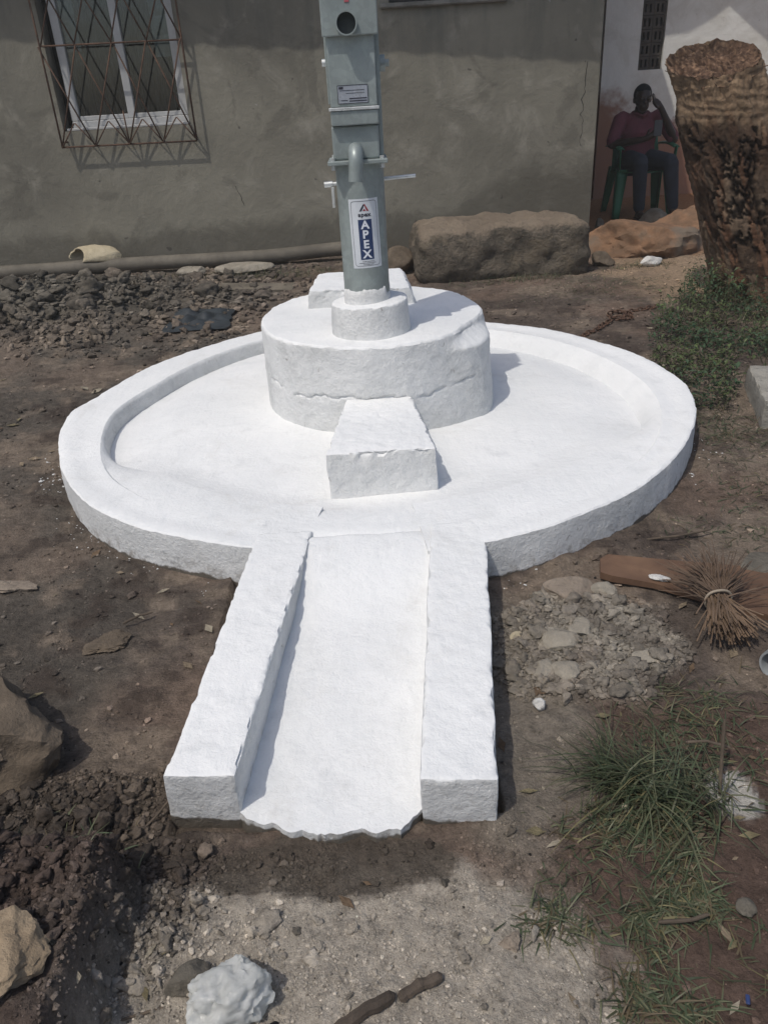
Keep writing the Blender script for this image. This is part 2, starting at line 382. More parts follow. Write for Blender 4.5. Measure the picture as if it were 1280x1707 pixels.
# rim: profile swept around, open where the trough leaves
def rim():
    a0, a1 = math.degrees(math.atan2(1.83 - PC[1], .118)), math.degrees(math.atan2(1.83 - PC[1], -.212)) + 360
    n = 420; v = []; f = []
    prof = []
    for i in range(n + 1):
        d = lerp(a0, a1, i / n); a = R(d); ro, ri = r_out(d), r_in(d)
        sl = ss(-60, 0, ((d + 180) % 360) - 180) * ss(110, 60, ((d + 180) % 360) - 180) * .45   # right side: inner lip worn to a slope
        sl = max(sl, ss(-165, -140, ((d + 180) % 360) - 180) * ss(-10, -40, ((d + 180) % 360) - 180))
        ritop = ri + .03 * sl; rib = ri - .012 - .10 * sl
        P = []
        for k in range(7): P.append((ro + .006 - .006 * k / 6, lerp(-.05, RIM - .012, k / 6)))
        P += [(ro - .001, RIM - .004), (ro - .006, RIM)]
        for k in range(1, 9): P.append((lerp(ro - .006, ritop + .008, k / 8), RIM + .002 * math.sin(k)))
        P += [(ritop + .002, RIM - .003), (lerp(ritop, rib, .25), lerp(RIM, edge_z(d), .22)), (lerp(ritop, rib, .6), lerp(RIM, edge_z(d), .6)), (rib, edge_z(d) - .004), (rib, -.02)]
        te = ss(.05, .0, min(i, n - i) / n)          # the rim runs out flush where the trough leaves
        P = [(r, min(z, lerp(RIM + .01, edge_z(d) - .004, te))) for r, z in P]
        for kp, (r, z) in enumerate(P):
            co = Vector((PC[0] + r * math.cos(a), PC[1] + r * math.sin(a), z)); v.append(co + plaster(Vector((co.x, co.y, 0 if kp > 12 else co.z)), .0055 if kp < 9 else .002))
        m = len(P)
    for i in range(n):
        for k in range(m - 1): f.append((i * m + k, i * m + k + 1, (i + 1) * m + k + 1, (i + 1) * m + k)[::-1])
    f.append(tuple(range(m))); f.append(tuple(reversed(range(n * m, n * m + m))))
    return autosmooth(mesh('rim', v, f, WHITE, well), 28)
rim()
def floor():
    v = []; f = []; nr, na = 60, 300
    for j in range(nr + 1):
        for i in range(na):
            d = 360 * i / na; a = R(d)
            rm = r_in(d) + .02
            dd = ((d + 180) % 360) - 180
            x0 = math.cos(a) * 1.2 + PC[0]
            gap = -.28 < x0 < .19 and math.sin(a) < 0
            if gap: rm = 1.16
            r = .3 + (rm - .3) * j / nr
            co = Vector((PC[0] + r * math.cos(a), PC[1] + r * math.sin(a), 0))
            co.z = lerp(FLOOR_C, edge_z(d) - .003, ss(.80, 1.03, r)) + .006 * nz(co.x * 2.2, co.y * 2.2, 4, 3) * ss(1.0, .85, r) - (.035 * ss(1.08, 1.16, r) if gap else 0)
            v.append(co + plaster(Vector((co.x, co.y, 0)), .002))
    for j in range(nr):
        for i in range(na):
            f.append((j * na + i, (j + 1) * na + i, (j + 1) * na + (i + 1) % na, j * na + (i + 1) % na))
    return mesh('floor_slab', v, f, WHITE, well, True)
floor()
# drum that carries the pump
DC = (0.0, 3.16)
r_top = ptab([(-162,.445),(166,.445),(147,.465),(136,.475),(126,.48),(90,.478),(61,.465),(47,.46),(33,.448),(14,.432),(-14,.443),(-30,.43),(-42,.435),(-58,.48),(-76,.492),(-91,.49),(-106,.48),(-129,.468),(-145,.455)])
r_base = ptab([(-154,.462),(180,.452),(150,.47),(125,.488),(90,.485),(61,.475),(33,.46),(10,.468),(-14,.49),(-30,.53),(-39,.552),(-48,.53),(-67,.506),(-90,.49),(-113,.474),(-135,.466)])
DT = .42
def drum():
    na = 360; v = []; f = []
    zs = [.03, .08] + list(np.linspace(.1, .375, 56)) + [.39, .402, .411, .417, DT]
    rows = []
    for z in zs:
        for i in range(na):
            d = 360 * i / na; a = R(d)
            rb, rt = r_base(d), r_top(d)
            k = ss(.34, DT, z)
            r = lerp(lerp(rb, rt + .008, ss(.08, .37, z)), lerp(rb, rt + .012, .25 * ss(.08, .36, z) + .75 * ss(.352, .404, z)), ss(.0, .09, rb - rt))
            e = max(0, z - (DT - .014)) / .014; r -= .010 * e * e
            ca, sa = math.cos(a), math.sin(a)
            zc = .262 + .035 * nz(ca * 2.2, sa * 2.2, 21, 4) + .012 * nz(ca * 14, sa * 14, 5, 3) - .035 * ss(-20, -60, ((d + 180) % 360) - 180)
            g = math.exp(-((z - zc) / .0045) ** 2)
            on = ss(.0, .35, nz(ca * 5, sa * 5, 31, 4) + (.35 if -150 < ((d + 180) % 360) - 180 < -40 else -.2))
            r += (.0018 * ss(-.006, .006, z - zc) - .008 * g) * on
            co = Vector((DC[0] + r * ca, DC[1] + r * sa, z)); v.append(co + plaster(co, .005, 3))
    nz_ = len(zs)
    for s in (.96, .85, .7, .5, .25):
        for i in range(na):
            d = 360 * i / na; a = R(d); r = (r_top(d) - .01) * s
            co = Vector((DC[0] + r * math.cos(a), DC[1] + r * math.sin(a), DT)); v.append(co + plaster(co, .003, 3))
    for j in range(nz_ + 4):
        for i in range(na): f.append((j * na + i, j * na + (i + 1) % na, (j + 1) * na + (i + 1) % na, (j + 1) * na + i))
    f.append(tuple((nz_ + 4) * na + i for i in range(na)))
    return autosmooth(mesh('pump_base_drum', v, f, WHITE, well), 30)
drum()
# hand-plastered block from a bottom outline and a top outline (4 corners each)
def plasterblock(name, bot, top, parent, nseg=(26, 26, 12), a=.005, seed=0, chip=.010, mat=None):
    bm = bmesh.new()
    vs = [bm.verts.new(p) for p in bot + top]
    for q in ((0,3,2,1),(4,5,6,7),(0,1,5,4),(1,2,6,5),(2,3,7,6),(3,0,4,7)): bm.faces.new([vs[i] for i in q])
    bmesh.ops.bevel(bm, geom=list(bm.edges), offset=.006, segments=2, affect='EDGES', profile=.6)
    L = max((Vector(bot[i]) - Vector(bot[j])).length for i in range(4) for j in range(4))
    for it in range(8):
        es = [e for e in bm.edges if e.calc_length() > nseg]
        if not es: break
        bmesh.ops.subdivide_edges(bm, edges=es, cuts=1, use_grid_fill=True)
    bmesh.ops.triangulate(bm, faces=bm.faces)
    zt = max(p[2] for p in top); bm.normal_update()
    top_c = sum((Vector(p) for p in top), Vector()) / 4
    for vv in bm.verts:
        co = vv.co.copy()
        # chips along upper edges
        dt = abs(co.z - zt)
        nrm = vv.normal
        edge = (1 - abs(nrm.z)) * abs(nrm.z) * 4 if dt < .03 else 0
        k = max(0, nz(co.x * 24, co.y * 24, co.z * 24 + seed, 3)) * chip * edge * 1.6
        vv.co = co + plaster(co, a, seed) - nrm * k
    return autosmooth(frombm(name, bm, mat or WHITE, parent), 50)
plasterblock('front_step', [(-.165,2.160,.05),(.176,2.172,.05),(.190,2.78,.05),(-.150,2.78,.05)],
             [(-.170,2.170,.236),(.174,2.178,.230),(.118,2.74,.224),(-.105,2.74,.222)], well, .016, .006, 5, .03)
plasterblock('rear_step', [(-.272,3.270,.38),(.205,3.255,.38),(.205,3.64,.38),(-.272,3.64,.38)],
             [(-.262,3.288,.490),(.165,3.275,.484),(.150,3.63,.498),(-.235,3.63,.494)], well, .02, .005, 6, .015)
plasterblock('trough_wall', [(-.447,1.026,-.04),(-.308,1.014,-.04),(-.203,1.90,-.04),(-.363,1.90,-.04)],
             [(-.433,1.017,.126),(-.302,1.007,.126),(-.205,1.90,.124),(-.363,1.90,.124)], well, .012, .0035, 7, .009)
plasterblock('trough_wall', [(.038,.982,-.04),(.174,.970,-.04),(.288,1.90,-.04),(.124,1.90,-.04)],
             [(.036,.973,.126),(.172,.963,.124),(.288,1.90,.124),(.130,1.90,.124)], well, .012, .0035, 8, .009)
def trough_floor():
    v = []; f = []; nx, ny = 50, 120
    def end(x):
        return float(np.interp(x, [-.31, -.294, -.22, -.141, -.09, .0, .02, .04], [1.03, 1.0, .972, .953, .957, .950, .975, 1.0])) + .010 * nz(x * 32, 0, 5, 4) + .005 * nz(x * 120, 3, 5, 3)
    for j in range(ny + 1):
        for i in range(nx + 1):
            u = i / nx
            y0 = 1.9
            xl, xr = lerp(-.315, -.195, 0), 0
            x = lerp(-.312, .05, u); ye = end(x)
            y = lerp(ye, y0, (j / ny) ** 1.15)
            x = lerp(lerp(-.315, .048, u), lerp(-.21, .14, u), (y - .98) / .92)
            z = .023 + .030 * ss(1.0, 1.55, y) + .0665 * ss(1.5, 1.86, y) - .022 * ss(1.86, 1.92, y) + .004 * nz(x * 5, y * 5, 3, 3)
            co = Vector((x, y, z)); v.append(co + plaster(co, .0025, 9))
    m = nx + 1
    for j in range(ny):
        for i in range(nx): f.append((j * m + i, j * m + i + 1, (j + 1) * m + i + 1, (j + 1) * m + i))
    b = len(v)
    for i in range(nx + 1): v.append(v[i] + Vector((0, -.004, -.05)))
    for i in range(nx): f.append((b + i, b + i + 1, i + 1, i))
    return autosmooth(mesh('trough_floor', v, f, WHITE, well), 45)
trough_floor()
def collar():
    na = 120; v = []; f = []; cx, cy, r = -.006, 2.892, .146
    P = [(r + .004, .40), (r + .003, .43), (r + .001, .45), (r, .475), (r - .002, .50), (r - .003, .526), (r - .006, .5325), (r - .014, .5345), (r - .04, .535), (.0835, .533), (.0, .533)]
    for (rr, z) in P:
        for i in range(na):
            a = 2 * math.pi * i / na; co = Vector((cx + rr * math.cos(a), cy + rr * math.sin(a), z + .006 * math.cos(a) * (z > .48)))
            v.append(co + plaster(co, .0045 if rr > .1 else .001, 12))
    for j in range(len(P) - 1):
        for i in range(na): f.append((j * na + i, j * na + (i + 1) % na, (j + 1) * na + (i + 1) % na, (j + 1) * na + i))
    return autosmooth(mesh('pump_collar', v, f, WHITE, well), 50)
collar()

# ------------------------------------------------------------------ hand pump
PX, PY, PR = -.012, 2.90, .083
pump = thing('hand_pump', 'grey galvanised hand pump with sticker standing on white collar', 'hand pump', (PX, PY, .5))
def pp(name, ob):     # parent keeping world coordinates
    ob.parent = pump; ob.matrix_parent_inverse = Matrix.Translation((-PX, -PY, -.5)); return ob
def pbox(name, b, mat=GALV, bev=.004):
    return pp(name, boxobj(name, b, mat, None, bev, 2))
def ptube(name, pts, rad, mat=GALV, n=20, cap=True):
    return pp(name, autosmooth(tube(name, pts, rad, mat, None, n, cap), 50))
v, f = tube_data([(PX, PY, .50), (PX, PY, .72), (PX, PY, .999)], PR, 64, True); pp('pump_stand', autosmooth(mesh('pump_stand', v, f, GALV)))
def paint_band():
    v = []; f = []; n = 96
    for i in range(n):
        a = 2 * math.pi * i / n; top = .582 + .010 * nz(math.cos(a) * 3, math.sin(a) * 3, 2, 4) + .006 * math.cos(a)
        if -40 < math.degrees(math.atan2(math.sin(a), math.cos(a))) < -5: top -= .028 * ss(-40, -30, math.degrees(math.atan2(math.sin(a), math.cos(a)))) 
        for rr, z in ((PR + .0035, .525), (PR + .003, .55), (PR + .0015, top), (PR - .001, top + .001)):
            v.append((PX + rr * math.cos(a), PY + rr * math.sin(a), z))
    for i in range(n):
        for k in range(3): f.append((i * 4 + k, ((i + 1) % n) * 4 + k, ((i + 1) % n) * 4 + k + 1, i * 4 + k + 1))
    pp('whitewash_band', mesh('whitewash_band', v, f, WHITE, None, True))
paint_band()
pbox('mounting_flange', (-.116, .084, 2.795, 3.005, 1.0, 1.013), GALV, .003)
for bx in (-.098, .066):
    for by in (2.813, 2.987):
        ptube('bolt', [(bx, by, .985), (bx, by, 1.013), (bx, by, 1.022)], .008, GALVB, 6)
pbox('water_tank', (-.096, .060, 2.822, 2.985, 1.0135, 1.116), GALV, .006)
pbox('tank_flange', (-.094, .061, 2.800, 3.0, 1.117, 1.160), GALV, .004)
pbox('flange_highlight', (-.098, .065, 2.795, 3.004, 1.1605, 1.170), GALVB, .002)  # brighter metal strip painted in for the highlight on the ledge
pbox('pump_head', (-.092, .060, 2.816, 2.99, 1.1705, 1.62), GALV, .004)
pbox('head_side_plate', (.0605, .074, 2.85, 3.01, 1.02, 1.62), GALV, .002)
pbox('head_side_plate', (-.100, -.0925, 2.86, 3.01, 1.18, 1.62), GALV, .002)
pbox('front_cover', (-.102, .072, 2.796, 2.8155, 1.366, 1.62), GALV, .003)
# round port through the front cover: a short open pipe stub
def ring(name, c, r0, r1, y0, y1, mat, n=40):
    v = []; f = []
    for i in range(n):
        a = 2 * math.pi * i / n
        for r, y in ((r1, y1), (r1, y0), (r0, y0), (r0, y1)): v.append((c[0] + r * math.cos(a), y, c[1] + r * math.sin(a)))
    for i in range(n):
        j = (i + 1) % n
        for k in range(3): f.append((i * 4 + k, i * 4 + k + 1, j * 4 + k + 1, j * 4 + k))
    return pp(name, autosmooth(mesh(name, v, f, mat), 40))
ring('port_sleeve', (-.024, 1.397), .029, .033, 2.766, 2.7955, GALV)
PORT = simple('port_shadow_grey', (.035, .042, .042), .7, .3)
ptube('port_shade_disc', [(-.024, 2.7955, 1.397), (-.024, 2.788, 1.397)], 0.0288, PORT, 32)  # dark disc in place of the shade inside the open stub
REDP = simple('red_paint', (.5, .12, .14), .6, .2)
pbox('red_paint_mark', (-.026, -.012, 2.794, 2.7958, 1.452, 1.475), REDP, .0005)
ptube('axle_bolt', [(.0745, 2.90, 1.29), (.092, 2.90, 1.29)], .024, GALV, 24)
ptube('axle_bolt', [(.0925, 2.90, 1.29), (.106, 2.90, 1.29)], .012, GALV, 6)
ptube('axle_bolt', [(-.112, 2.90, 1.30), (-.1005, 2.90, 1.30)], .011, GALVB, 12)
# spout
sp = [(-.020, 2.84, 1.040), (-.020, 2.80, 1.043)]
for k in range(9):
    t = k / 8 * math.pi / 2; sp.append((-.021, 2.782 - .038 * math.sin(t), 1.006 + .038 * math.cos(t)))
sp += [(-.023, 2.744, .985), (-.026, 2.742, .952)]
ptube('spout', sp, [.024] * (len(sp)), GALV, 24, True)
ptube('locking_rod', [(-.135, 2.996, .926), (.0, 2.998, .931), (.187, 3.0, .938)], .0062, GALVB, 12)
ptube('rod_end', [(-.142, 2.996, .926), (-.112, 2.996, .927)], .010, GALVB, 10)
pbox('rod_bracket', (-.118, -.108, 2.985, 2.998, .848, .917), GALVB, .001)
# sticker on the stand, bent to the pipe
LAB = simple('sticker_white', (.60, .63, .66), .35, .06, 10, 30, .03); BLUE = simple('sticker_blue', (.025, .045, .115), .4, .1)
INK = simple('sticker_ink', (.03, .03, .045), .5, .1); REDI = simple('sticker_red', (.28, .03, .04), .5, .1); WINK = simple('sticker_letter_white', (.66, .69, .74), .4, .05)
SCX, SCZ, STILT = -.004, .776, R(1.2)
def bend(u, w, lift):
    c, s = math.cos(STILT), math.sin(STILT); u2, w2 = u * c - w * s, u * s + w * c
    th = (u2 + (SCX - PX)) / PR; r = PR + lift
    return (PX + r * math.sin(th), PY - r * math.cos(th), SCZ + w2)
def patch(name, u0, u1, w0, w1, lift, mat, nu=12, nw=2):
    v = []; f = []
    for j in range(nw + 1):
        for i in range(nu + 1): v.append(bend(lerp(u0, u1, i / nu), lerp(w0, w1, j / nw), lift))
    for j in range(nw):
        for i in range(nu): f.append((j * (nu + 1) + i, j * (nu + 1) + i + 1, (j + 1) * (nu + 1) + i + 1, (j + 1) * (nu + 1) + i))
    return mesh(name, v, f, mat)
sticker = pp('sticker', patch('sticker', -.053, .053, -.115, .115, .0008, LAB, 20)); sticker['label'] = 'white sticker with blue APEX panel on the pump stand'
def sub(o): o.parent = sticker; return o
def border(hw, hh, rad, w):
    pts = []
    for cx, cy, a0 in ((hw - rad, hh - rad, 0), (-hw + rad, hh - rad, 90), (-hw + rad, -hh + rad, 180), (hw - rad, -hh + rad, 270)):
        for k in range(6): a = R(a0 + 18 * k); pts.append((cx + rad * math.cos(a), cy + rad * math.sin(a), math.cos(a), math.sin(a)))
    full = []
    for i in range(len(pts)):
        p, q = pts[i], pts[(i + 1) % len(pts)]; m = max(1, int(math.hypot(p[0] - q[0], p[1] - q[1]) / .01))
        for k in range(m): full.append(tuple(lerp(p[j], q[j], k / m) for j in range(4)))
    v = []; f = []; n = len(full)
    for x, y, a, b in full: v += [bend(x, y, .0014), bend(x - a * w, y - b * w, .0014)]
    for i in range(n): j = (i + 1) % n; f.append((2 * i, 2 * j, 2 * j + 1, 2 * i + 1))
    sub(mesh('border_line', v, f, INK))
border(.0455, .108, .010, .0013)
sub(patch('blue_panel', -.0235, .0235, -.086, .048, .0014, BLUE, 12))
def letter(txt, u, w, size, mat, bold=0, lift=.0022, sx=1):
    cu = bpy.data.curves.new('letter', 'FONT'); cu.body = txt; cu.size = size; cu.align_x = 'CENTER'; cu.align_y = 'CENTER'; cu.offset = bold; cu.resolution_u = 4
    o = bpy.data.objects.new('letter', cu); COL.objects.link(o)
    dg = bpy.context.evaluated_depsgraph_get(); me = bpy.data.meshes.new_from_object(o.evaluated_get(dg))
    bpy.data.objects.remove(o)
    xs = [q.co.x for q in me.vertices]; ysv = [q.co.y for q in me.vertices]
    mx, my = (min(xs) + max(xs)) / 2, (min(ysv) + max(ysv)) / 2
    for q in me.vertices: q.co = bend((q.co.x - mx) * sx + u, q.co.y - my + w, lift)
    me.materials.clear(); return sub(link('letter', me, mat))
for ch, w in (('A', .031), ('P', -.001), ('E', -.034), ('X', -.067)): letter(ch, 0, w, .037, WINK, .0012, .0022, 1.08)
for i, ch in enumerate('apex'): letter(ch, -.0165 + .011 * i, .062 - (.002 if ch == 'p' else 0), .0185, INK, .0007, .0016, 1.15)
# triangular red mark above the name
def tri(pts, mat):
    sub(mesh('emblem_stroke', [bend(x, y, .0016) for x, y in pts], [tuple(range(len(pts)))], mat))
tri([(-.0165, .075), (-.002, .097), (.004, .097), (-.0085, .075)], INK); tri([(.0005, .0975), (.004, .0975), (.0165, .075), (.009, .075)], REDI)
tri([(-.005, .0755), (.007, .0755), (.001, .0835)], REDI)
for k, (a, b) in enumerate(((-.018, .024), (-.030, .030), (-.016, .020))):   # fine print, too small to read
    x = a
    while x < b:
        L = random.uniform(.002, .006); sub(patch('fine_print', x, min(b, x + L), -.0935 - .0052 * k, -.0915 - .0052 * k, .0014, INK, 2, 1)); x += L + .0012
# rating plate on the pump head
PLATE = make_galv('plate_metal', (.42, .45, .5), .3, .4)
plate = pbox('name_plate', (-.066, .030, 2.8135, 2.8157, 1.180, 1.232), PLATE, .0004)
def sub2(o): o.parent = plate; return o
for (a, b, c, d) in ((-.067, .031, 1.2305, 1.2325), (-.067, .031, 1.1795, 1.1812), (-.067, -.0655, 1.1795, 1.2325), (.0295, .031, 1.1795, 1.2325), (-.030, .027, 1.192, 1.1955), (-.030, .027, 1.185, 1.1885), (-.062, -.048, 1.221, 1.228), (-.058, -.035, 1.188, 1.190), (-.06, .02, 1.2165, 1.218), (-.04, .02, 1.2085, 1.2097)):
    sub2(boxobj('plate_print', (a, b, 2.8128, 2.8138, c, d), INK, None, 0))

# ------------------------------------------------------------------ grey rendered house
house = thing('house', 'grey cement-rendered house with grilled window behind the pump', 'house', (0, 6.9, 0))
def hp(o, par=None):
    o.parent = par or house
    if not par: o.matrix_parent_inverse = Matrix.Translation((0, -6.9, 0))
    return o
WY = 6.9; X0, X1 = -7.0, 1.90
holes = [(-2.36, -1.355, 1.075, 2.2), (.27, 1.13, 1.80, 2.45)]
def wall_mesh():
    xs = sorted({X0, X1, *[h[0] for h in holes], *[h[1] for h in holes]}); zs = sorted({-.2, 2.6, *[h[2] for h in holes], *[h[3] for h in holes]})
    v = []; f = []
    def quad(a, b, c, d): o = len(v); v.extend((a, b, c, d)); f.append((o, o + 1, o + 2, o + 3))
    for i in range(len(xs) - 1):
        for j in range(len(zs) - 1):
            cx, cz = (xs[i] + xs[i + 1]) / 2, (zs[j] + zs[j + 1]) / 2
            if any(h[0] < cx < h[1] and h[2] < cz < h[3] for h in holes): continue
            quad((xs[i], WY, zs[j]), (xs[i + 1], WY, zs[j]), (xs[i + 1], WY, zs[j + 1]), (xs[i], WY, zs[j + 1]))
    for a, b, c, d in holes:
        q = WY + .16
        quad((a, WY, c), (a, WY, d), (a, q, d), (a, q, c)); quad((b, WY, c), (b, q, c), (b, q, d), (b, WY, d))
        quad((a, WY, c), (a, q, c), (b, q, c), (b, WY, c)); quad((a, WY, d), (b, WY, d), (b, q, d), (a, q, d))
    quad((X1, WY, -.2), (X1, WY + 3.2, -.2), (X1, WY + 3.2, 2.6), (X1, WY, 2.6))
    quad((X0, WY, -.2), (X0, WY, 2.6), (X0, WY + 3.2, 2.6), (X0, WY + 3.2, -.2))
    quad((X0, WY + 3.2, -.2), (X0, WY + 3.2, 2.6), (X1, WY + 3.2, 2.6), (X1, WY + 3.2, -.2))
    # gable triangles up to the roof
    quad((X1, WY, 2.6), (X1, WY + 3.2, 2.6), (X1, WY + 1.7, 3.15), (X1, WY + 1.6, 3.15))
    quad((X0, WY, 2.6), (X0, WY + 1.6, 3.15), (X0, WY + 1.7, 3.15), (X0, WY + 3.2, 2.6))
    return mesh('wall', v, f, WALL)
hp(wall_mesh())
OVH = .45
def eave_z(x): return float(np.interp(x + OVH * SHIFT, [-4, -1.34, .494, 1.9, 2.6], [1.80, 1.614, 1.459, 1.324, 1.27])) + OVH * DROP
def roof():
    v = []; f = []; xs = np.linspace(-7.3, 2.5, 190)
    for i, x in enumerate(xs):
        w = .012 * math.sin(i * 1.1)
        z0 = eave_z(x)
        v += [(x, WY - OVH, z0 + w), (x, WY + .3, z0 + .33 + w), (x, WY + 1.65, max(z0 + .33, 2.6) + .62 + w), (x, WY + 3.7, 2.5 + w)]
    for i in range(len(xs) - 1):
        for k in range(3): f.append((i * 4 + k, (i + 1) * 4 + k, (i + 1) * 4 + k + 1, i * 4 + k + 1))
    o = mesh('roof', v, f, TIN, None, True); md = o.modifiers.new('s', 'SOLIDIFY'); md.thickness = .006; return o
hp(roof())
# window: white sliding frame, curtains behind the panes
win = hp(boxobj('window', (-2.30, -1.36, 6.965, 7.02, 1.078, 1.14), FRAME, None, .004)); win['label'] = 'white framed sliding window behind the iron grille'
def wp(o): return hp(o, win)
wp(boxobj('sill_lip', (-2.33, -1.35, 6.90, 6.96, 1.076, 1.094), FRAME, None, .003))
for a, b in ((-2.30, -2.235), (-1.845, -1.785), (-1.425, -1.36)): wp(boxobj('frame_post', (a, b, 6.967, 7.018, 1.142, 2.198), FRAME, None, .004))
wp(boxobj('bottom_rail', (-2.233, -1.847, 6.975, 7.01, 1.142, 1.175), FRAME, None, .003)); wp(boxobj('bottom_rail', (-1.783, -1.427, 6.985, 7.015, 1.142, 1.175), FRAME, None, .003))
for a, b, yy in ((-2.233, -1.847, 6.992), (-1.783, -1.427, 6.998)): wp(boxobj('pane', (a, b, yy, yy + .004, 1.176, 2.198), GLASS, None, 0))
def curtain(x0, x1, seed, mat, y=7.08, sway=.0):
    v = []; f = []; n = 80
    for i in range(n + 1):
        u = i / n; x = lerp(x0, x1, u)
        for j, z in enumerate(np.linspace(1.05, 2.2, 9)):
            w = .022 * math.sin(u * 34 + seed + .5 * math.sin(u * 9)) + .012 * math.sin(u * 75 + seed)
            v.append((x + sway * (2.2 - z), y + w, z))
    for i in range(n):
        for j in range(8): f.append((i * 9 + j, (i + 1) * 9 + j, (i + 1) * 9 + j + 1, i * 9 + j + 1))
    return wp(mesh('curtain', v, f, mat, None, True))
CURT2 = simple('curtain_light', (.10, .095, .085), .9, .3, 5, 80, .3)
curtain(-2.17, -1.93, 0, CURTAIN, 7.09, .06); curtain(-1.95, -1.80, 2, CURT2, 7.12, .02); curtain(-1.80, -1.50, 4, CURTAIN, 7.09, -.03); curtain(-2.3, -2.14, 5, CURT2, 7.13); curtain(-1.5, -1.36, 1, CURT2, 7.13)
wp(boxobj('room_backing', (-2.6, -1.1, 7.5, 7.52, .9, 2.4), DARK, None, 0))
# crumpled plastic film behind the glass
FILM = simple('plastic_film', (.16, .18, .18), .35, .3, 9, 60, .4)
def film(x0, x1, z0, z1, seed):
    v = []; f = []; n = 26
    for j in range(n + 1):
        for i in range(n + 1):
            x = lerp(x0, x1, i / n); z = lerp(z0, z1, j / n); k = noise.voronoi(Vector((x * 9 + seed, z * 9, seed)))[0]
            v.append((x, 7.03 + .05 * (k[1] - k[0]), z))
    for j in range(n):
        for i in range(n): f.append((j * (n + 1) + i, j * (n + 1) + i + 1, (j + 1) * (n + 1) + i + 1, (j + 1) * (n + 1) + i))
    wp(mesh('plastic_film', v, f, FILM))
film(-2.235, -2.13, 1.62, 2.2, 1); film(-1.56, -1.425, 1.55, 2.2, 4)
# welded grille in front of the window
gr = tube('window_grille', [(-2.375, 6.84, .965), (-1.305, 6.84, .955)], .0075, RUST, None, 6); hp(gr); gr['label'] = 'rusty welded iron grille of crossing bars over the window'
def bar(p, q, r=.006): hp(tube('bar', [(p[0], p[2] if len(p) > 2 else 6.835, p[1]), (q[0], q[2] if len(q) > 2 else 6.835, q[1])], r, RUST, None, 6), gr)
GX0, GX1, GZ0, GZ1 = -2.375, -1.305, .96, 2.25
bar((GX0, GZ0), (GX0, GZ1), .0075); bar((GX1, GZ0), (GX1, GZ1), .0075); bar((GX0, 1.655), (GX1, 1.645), .007); bar((GX0, GZ1), (GX1, GZ1), .0075)
bar((-1.84, GZ0), (-1.845, 1.20), .006)
ycnt = 0
for base in (GZ0, 1.652):
    top = 1.652 if base < 1.2 else GZ1; n = 4; w = (GX1 - GX0) / n
    for k in range(n):
        xa, xb = GX0 + k * w, GX0 + (k + 1) * w
        bar((xa + random.uniform(-.01, .01), base, 6.832), (xb + random.uniform(-.02, .02), top, 6.832)); bar((xb + random.uniform(-.01, .01), base, 6.845), (xa + random.uniform(-.02, .02), top, 6.845))
        if base < 1.2: bar((xa, base, 6.829), (xa + w / 2, base + .17, 6.829), .005); bar((xb, base, 6.848), (xa + w / 2, base + .17, 6.848), .005)
for xx, zz in ((GX0, 1.0), (GX1, 1.0), (GX0, 1.655), (GX1, 1.645), (GX0, 2.2), (GX1, 2.2)): bar((xx, zz, 6.84), (xx + (.03 if xx < -2 else -.03), zz, 6.905), .006)
# second window, only its foot in view: dark panel stands for the shaded recess
w2 = hp(boxobj('window', (.27, 1.13, 6.97, 7.02, 1.81, 2.45), simple('recess_dark', (.035, .036, .034), .8, .4, 8), None, .003)); w2['label'] = 'dark-filled window opening high in the grey wall'
hp(boxobj('sill', (.20, 1.16, 6.855, 6.96, 1.765, 1.798), simple('sill_cement', (.2, .195, .175), .9, .3, 10), None, .008), w2)
hp(boxobj('window_rail', (.30, 1.10, 6.955, 6.969, 1.86, 1.90), simple('old_wood', (.07, .068, .06), .8, .4, 8), None, .003), w2)
# crack near the corner
def crack(pts, w, y=WY):
    v = []; f = []
    for i, (x, z) in enumerate(pts):
        ww = w * (.4 + .9 * random.random()); v += [(x - ww, y - .0015, z), (x + ww, y - .0015, z)]
    for i in range(len(pts) - 1): f.append((2 * i, 2 * i + 1, 2 * i + 3, 2 * i + 2))
    hp(mesh('crack', v, f, DARK))
cp = [(1.80 + .03 * nz(i * .45, 3, 1, 3) - .0018 * i + (.02 if i > 14 else 0), 1.34 - i * .026) for i in range(24)]; crack(cp, .0024)
crack([(-1.06 + .008 * i + .03 * nz(i * .45, 5, 2, 3), .60 - .022 * i) for i in range(8)], .0022)

